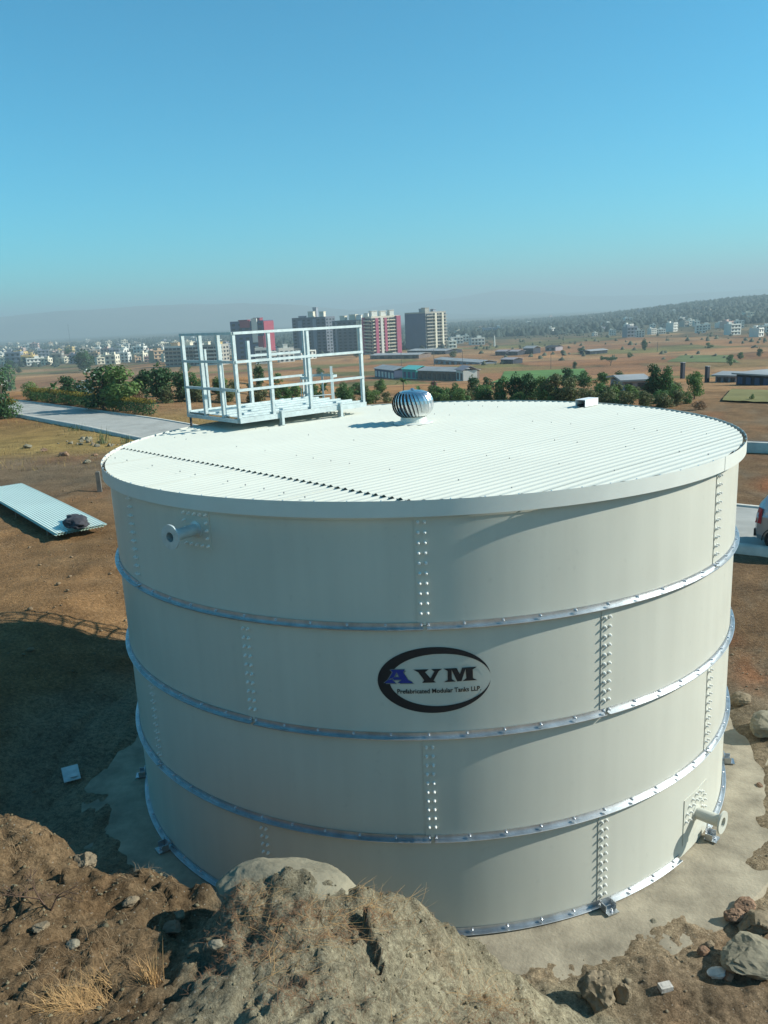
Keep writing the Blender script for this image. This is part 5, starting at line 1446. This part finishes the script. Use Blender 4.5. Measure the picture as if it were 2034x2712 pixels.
# utility poles
for vx, vy, hv, lab in ((1190, 797, 34, 'thin dark utility pole beside the green field'), (938, 800, 44, 'utility pole behind the turbine vent'), (1000, 800, 42, 'utility pole right of the white gable end'), (868, 800, 40, 'utility pole left of the teal shed'), (152, 742, 40, 'tall lattice mast above the left town'), (1420, 760, 20, 'utility pole in the far right field')):
    q = ground_at(vx, vy); u = px_m(q)
    o = thing('utility_pole', lab, 'pole', q, .3, 'utility poles in the fields')
    mb = MB(); mb.tube((0, 0, -.5), (0, 0, hv * u), .5 * u, .35 * u, 6); mb.build('shaft', MATS['pole_steel'], o)
    mb = MB(); mb.box((0, 0, hv * u * .93), (4 * u, .3 * u, .3 * u)); mb.build('cross_arm', MATS['pole_steel'], o)

# far wood: thousands of crowns nobody could count
def wood(name, pts, s0, s1, m, label):
    base = [(1, 0, .1), (.3, .95, 0), (-.8, .6, .15), (-.8, -.6, 0), (.3, -.95, .1), (.5, .3, .85), (-.4, .45, .95), (-.25, -.5, .8), (.0, 0, 1.25)]
    fc = [(0, 1, 5), (1, 2, 6), (1, 6, 5), (2, 3, 7), (2, 7, 6), (3, 4, 7), (4, 0, 5), (4, 5, 7), (5, 6, 8), (6, 7, 8), (7, 5, 8)]
    B = np.array(base); n = len(pts); Z = height(pts[:, 0], pts[:, 1])
    s = RNG.uniform(s0, s1, n); a = RNG.uniform(0, 6.28, n); c, sn = np.cos(a), np.sin(a)
    J = B[None] + RNG.normal(0, .16, (n, 9, 3))
    V = np.stack([(J[..., 0] * c[:, None] - J[..., 1] * sn[:, None]) * s[:, None] + pts[:, :1], (J[..., 0] * sn[:, None] + J[..., 1] * c[:, None]) * s[:, None] + pts[:, 1:2], J[..., 2] * s[:, None] * RNG.uniform(.8, 1.3, n)[:, None] + Z[:, None]], -1)
    F = (np.array(fc)[None] + (np.arange(n) * 9)[:, None, None]).reshape(-1, 3)
    obj(name, mesh_np(name, V.reshape(-1, 3), F), None, kind='stuff', material=m, label=label, cat='wood')
def polar(n, a0, a1, d0, d1, dens=None):
    a = RNG.uniform(rad(a0), rad(a1), n); d = np.sqrt(RNG.uniform(d0 ** 2, d1 ** 2, n))
    p = np.stack([d * np.sin(a), CAM_Y + d * np.cos(a)], 1)
    if dens: k = fbm(p[:, 0] * .008, p[:, 1] * .008, dens, 3) > -.25; p = p[k]
    return p
M_wood = mat('far_wood', (.02, .036, .024), .9, var=.4, scale=.02)
wood('hill_wood', polar(22000, 2.5, 34, 880, 2300, 91), 2.6, 5.5, M_wood, 'dark wood covering the plain and the hill on the right')
wood('town_trees', polar(6500, -34, 3, 760, 2300, 95), 2.4, 5, M_wood, 'trees between the houses of the left town')
wood('field_scrub', polar(420, 4, 34, 330, 900, None), .6, 1.7, mat('far_scrub', (.075, .08, .04), .9, var=.35, scale=.05), 'low scrub dotted over the fields on the right')
wood('plain_bushes', polar(520, -34, 1, 600, 900, 97), 1.2, 3.0, M_wood, 'dark bushes on the plain before the left town')
# green fields
def field(name, vs, col):
    P = [ground_at(*v) for v in vs]; n = 14; V = []
    for i in range(n + 1):
        for j in range(n + 1):
            a = P[0].lerp(P[1], i / n); b = P[3].lerp(P[2], i / n); p = a.lerp(b, j / n); V.append((p.x, p.y, hz(p.x, p.y) + .12))
    i = (np.arange(n)[:, None] * (n + 1) + np.arange(n)[None]).ravel()
    obj(name, mesh_np(name, np.array(V), np.stack([i, i + n + 1, i + n + 2, i + 1], 1)), None, kind='structure', material=mat(name + '_green', col, .9, var=.3, scale=.12, bump=.3, bscale=2, spec=.1))
field('field_green', [(1040, 828), (1290, 822), (1262, 797), (1090, 803)], (.10, .19, .05))
field('field_olive', [(1440, 782), (1600, 784), (1575, 768), (1470, 768)], (.13, .15, .055))
field('field_dry', [(1560, 868), (1668, 872), (1668, 846), (1580, 843)], (.20, .18, .075))

# far mountains
def ridge(name, az0, az1, D, prof, thick, m, seed):
    n = 160; V = []; rows = 9
    for i in range(n + 1):
        az = az0 + (az1 - az0) * i / n
        h = float(np.interp(az, [p[0] for p in prof], [p[1] for p in prof]))
        for j in range(rows):
            f = j / (rows - 1); d = D + thick * (f - .5)
            hh = h * math.sin(math.pi * min(1, f * 1.0)) ** .8
            x, y = d * math.sin(rad(az)), CAM_Y + d * math.cos(rad(az))
            z = -45 + (hh + 45) * (math.sin(math.pi * f) ** .7 if 0 < f < 1 else 0)
            z += (float(fbm(np.array(x / 700.), np.array(y / 700.), seed, 4)) * .16 * h) * math.sin(math.pi * f)
            V.append((x, y, z))
    k = rows; i = (np.arange(n)[:, None] * k + np.arange(k - 1)[None]).ravel()
    obj(name, mesh_np(name, np.array(V), np.stack([i, i + k, i + k + 1, i + 1], 1), True), None, kind='structure', material=m)
M_hill = mat('hill_scrub', (.15, .125, .085), .95, var=.35, scale=.002, spec=.1)
ridge('hills_left', -60, 6, 6200, [(-60, 150), (-32, 120), (-26, 118), (-22, 145), (-17, 147), (-12, 140), (-8, 110), (-4, 50), (2, 0), (6, -30)], 2600, M_hill, 3)
ridge('hills_far', -20, 60, 8000, [(-20, 15), (-8, 30), (-2, 95), (3, 125), (5.5, 175), (8, 155), (11, 90), (16, 60), (22, 75), (40, 110), (60, 90)], 2600, M_hill, 8)

# ------------------------------------------------------------------ haze: one closed box of even, thin air
HZ = 12600.
mb = MB(); mb.box((0, 0, 70), (2 * HZ, 2 * HZ, 300))
hzm = bpy.data.materials.new('haze'); hzm.use_nodes = True
nt = hzm.node_tree; nt.nodes.remove(nt.nodes['Principled BSDF'])
pv = nt.nodes.new('ShaderNodeVolumePrincipled'); pv.inputs['Density'].default_value = HAZE_DENSITY
pv.inputs['Color'].default_value = HAZE_COLOR; pv.inputs['Anisotropy'].default_value = 0.1
nt.links.new(pv.outputs[0], nt.nodes['Material Output'].inputs['Volume'])
mb.build('haze', hzm, None, kind='stuff', label='thin blue haze of the air over the whole plain', cat='haze')

# alike things that share a label are told apart by their order in the picture
ORD = ('leftmost', 'second', 'third', 'fourth', 'fifth', 'sixth', 'seventh', 'eighth', 'ninth', 'tenth', 'eleventh', 'twelfth')
byl = {}
for o in SC.objects:
    if o.parent is None and o.get('label') and o.get('kind') is None: byl.setdefault(o['label'], []).append(o)
for lab, os_ in byl.items():
    if 1 < len(os_) <= 12:
        os_.sort(key=lambda o: (o.location - CAMP).dot(_e1) / max(1e-3, (o.location - CAMP).dot(_fw)))
        for i, o in enumerate(os_):
            nl = f'{ORD[i]} {lab}' if i == 0 else f'{ORD[i]} from left, {lab}'
            if len(nl.split()) <= 16: o['label'] = nl
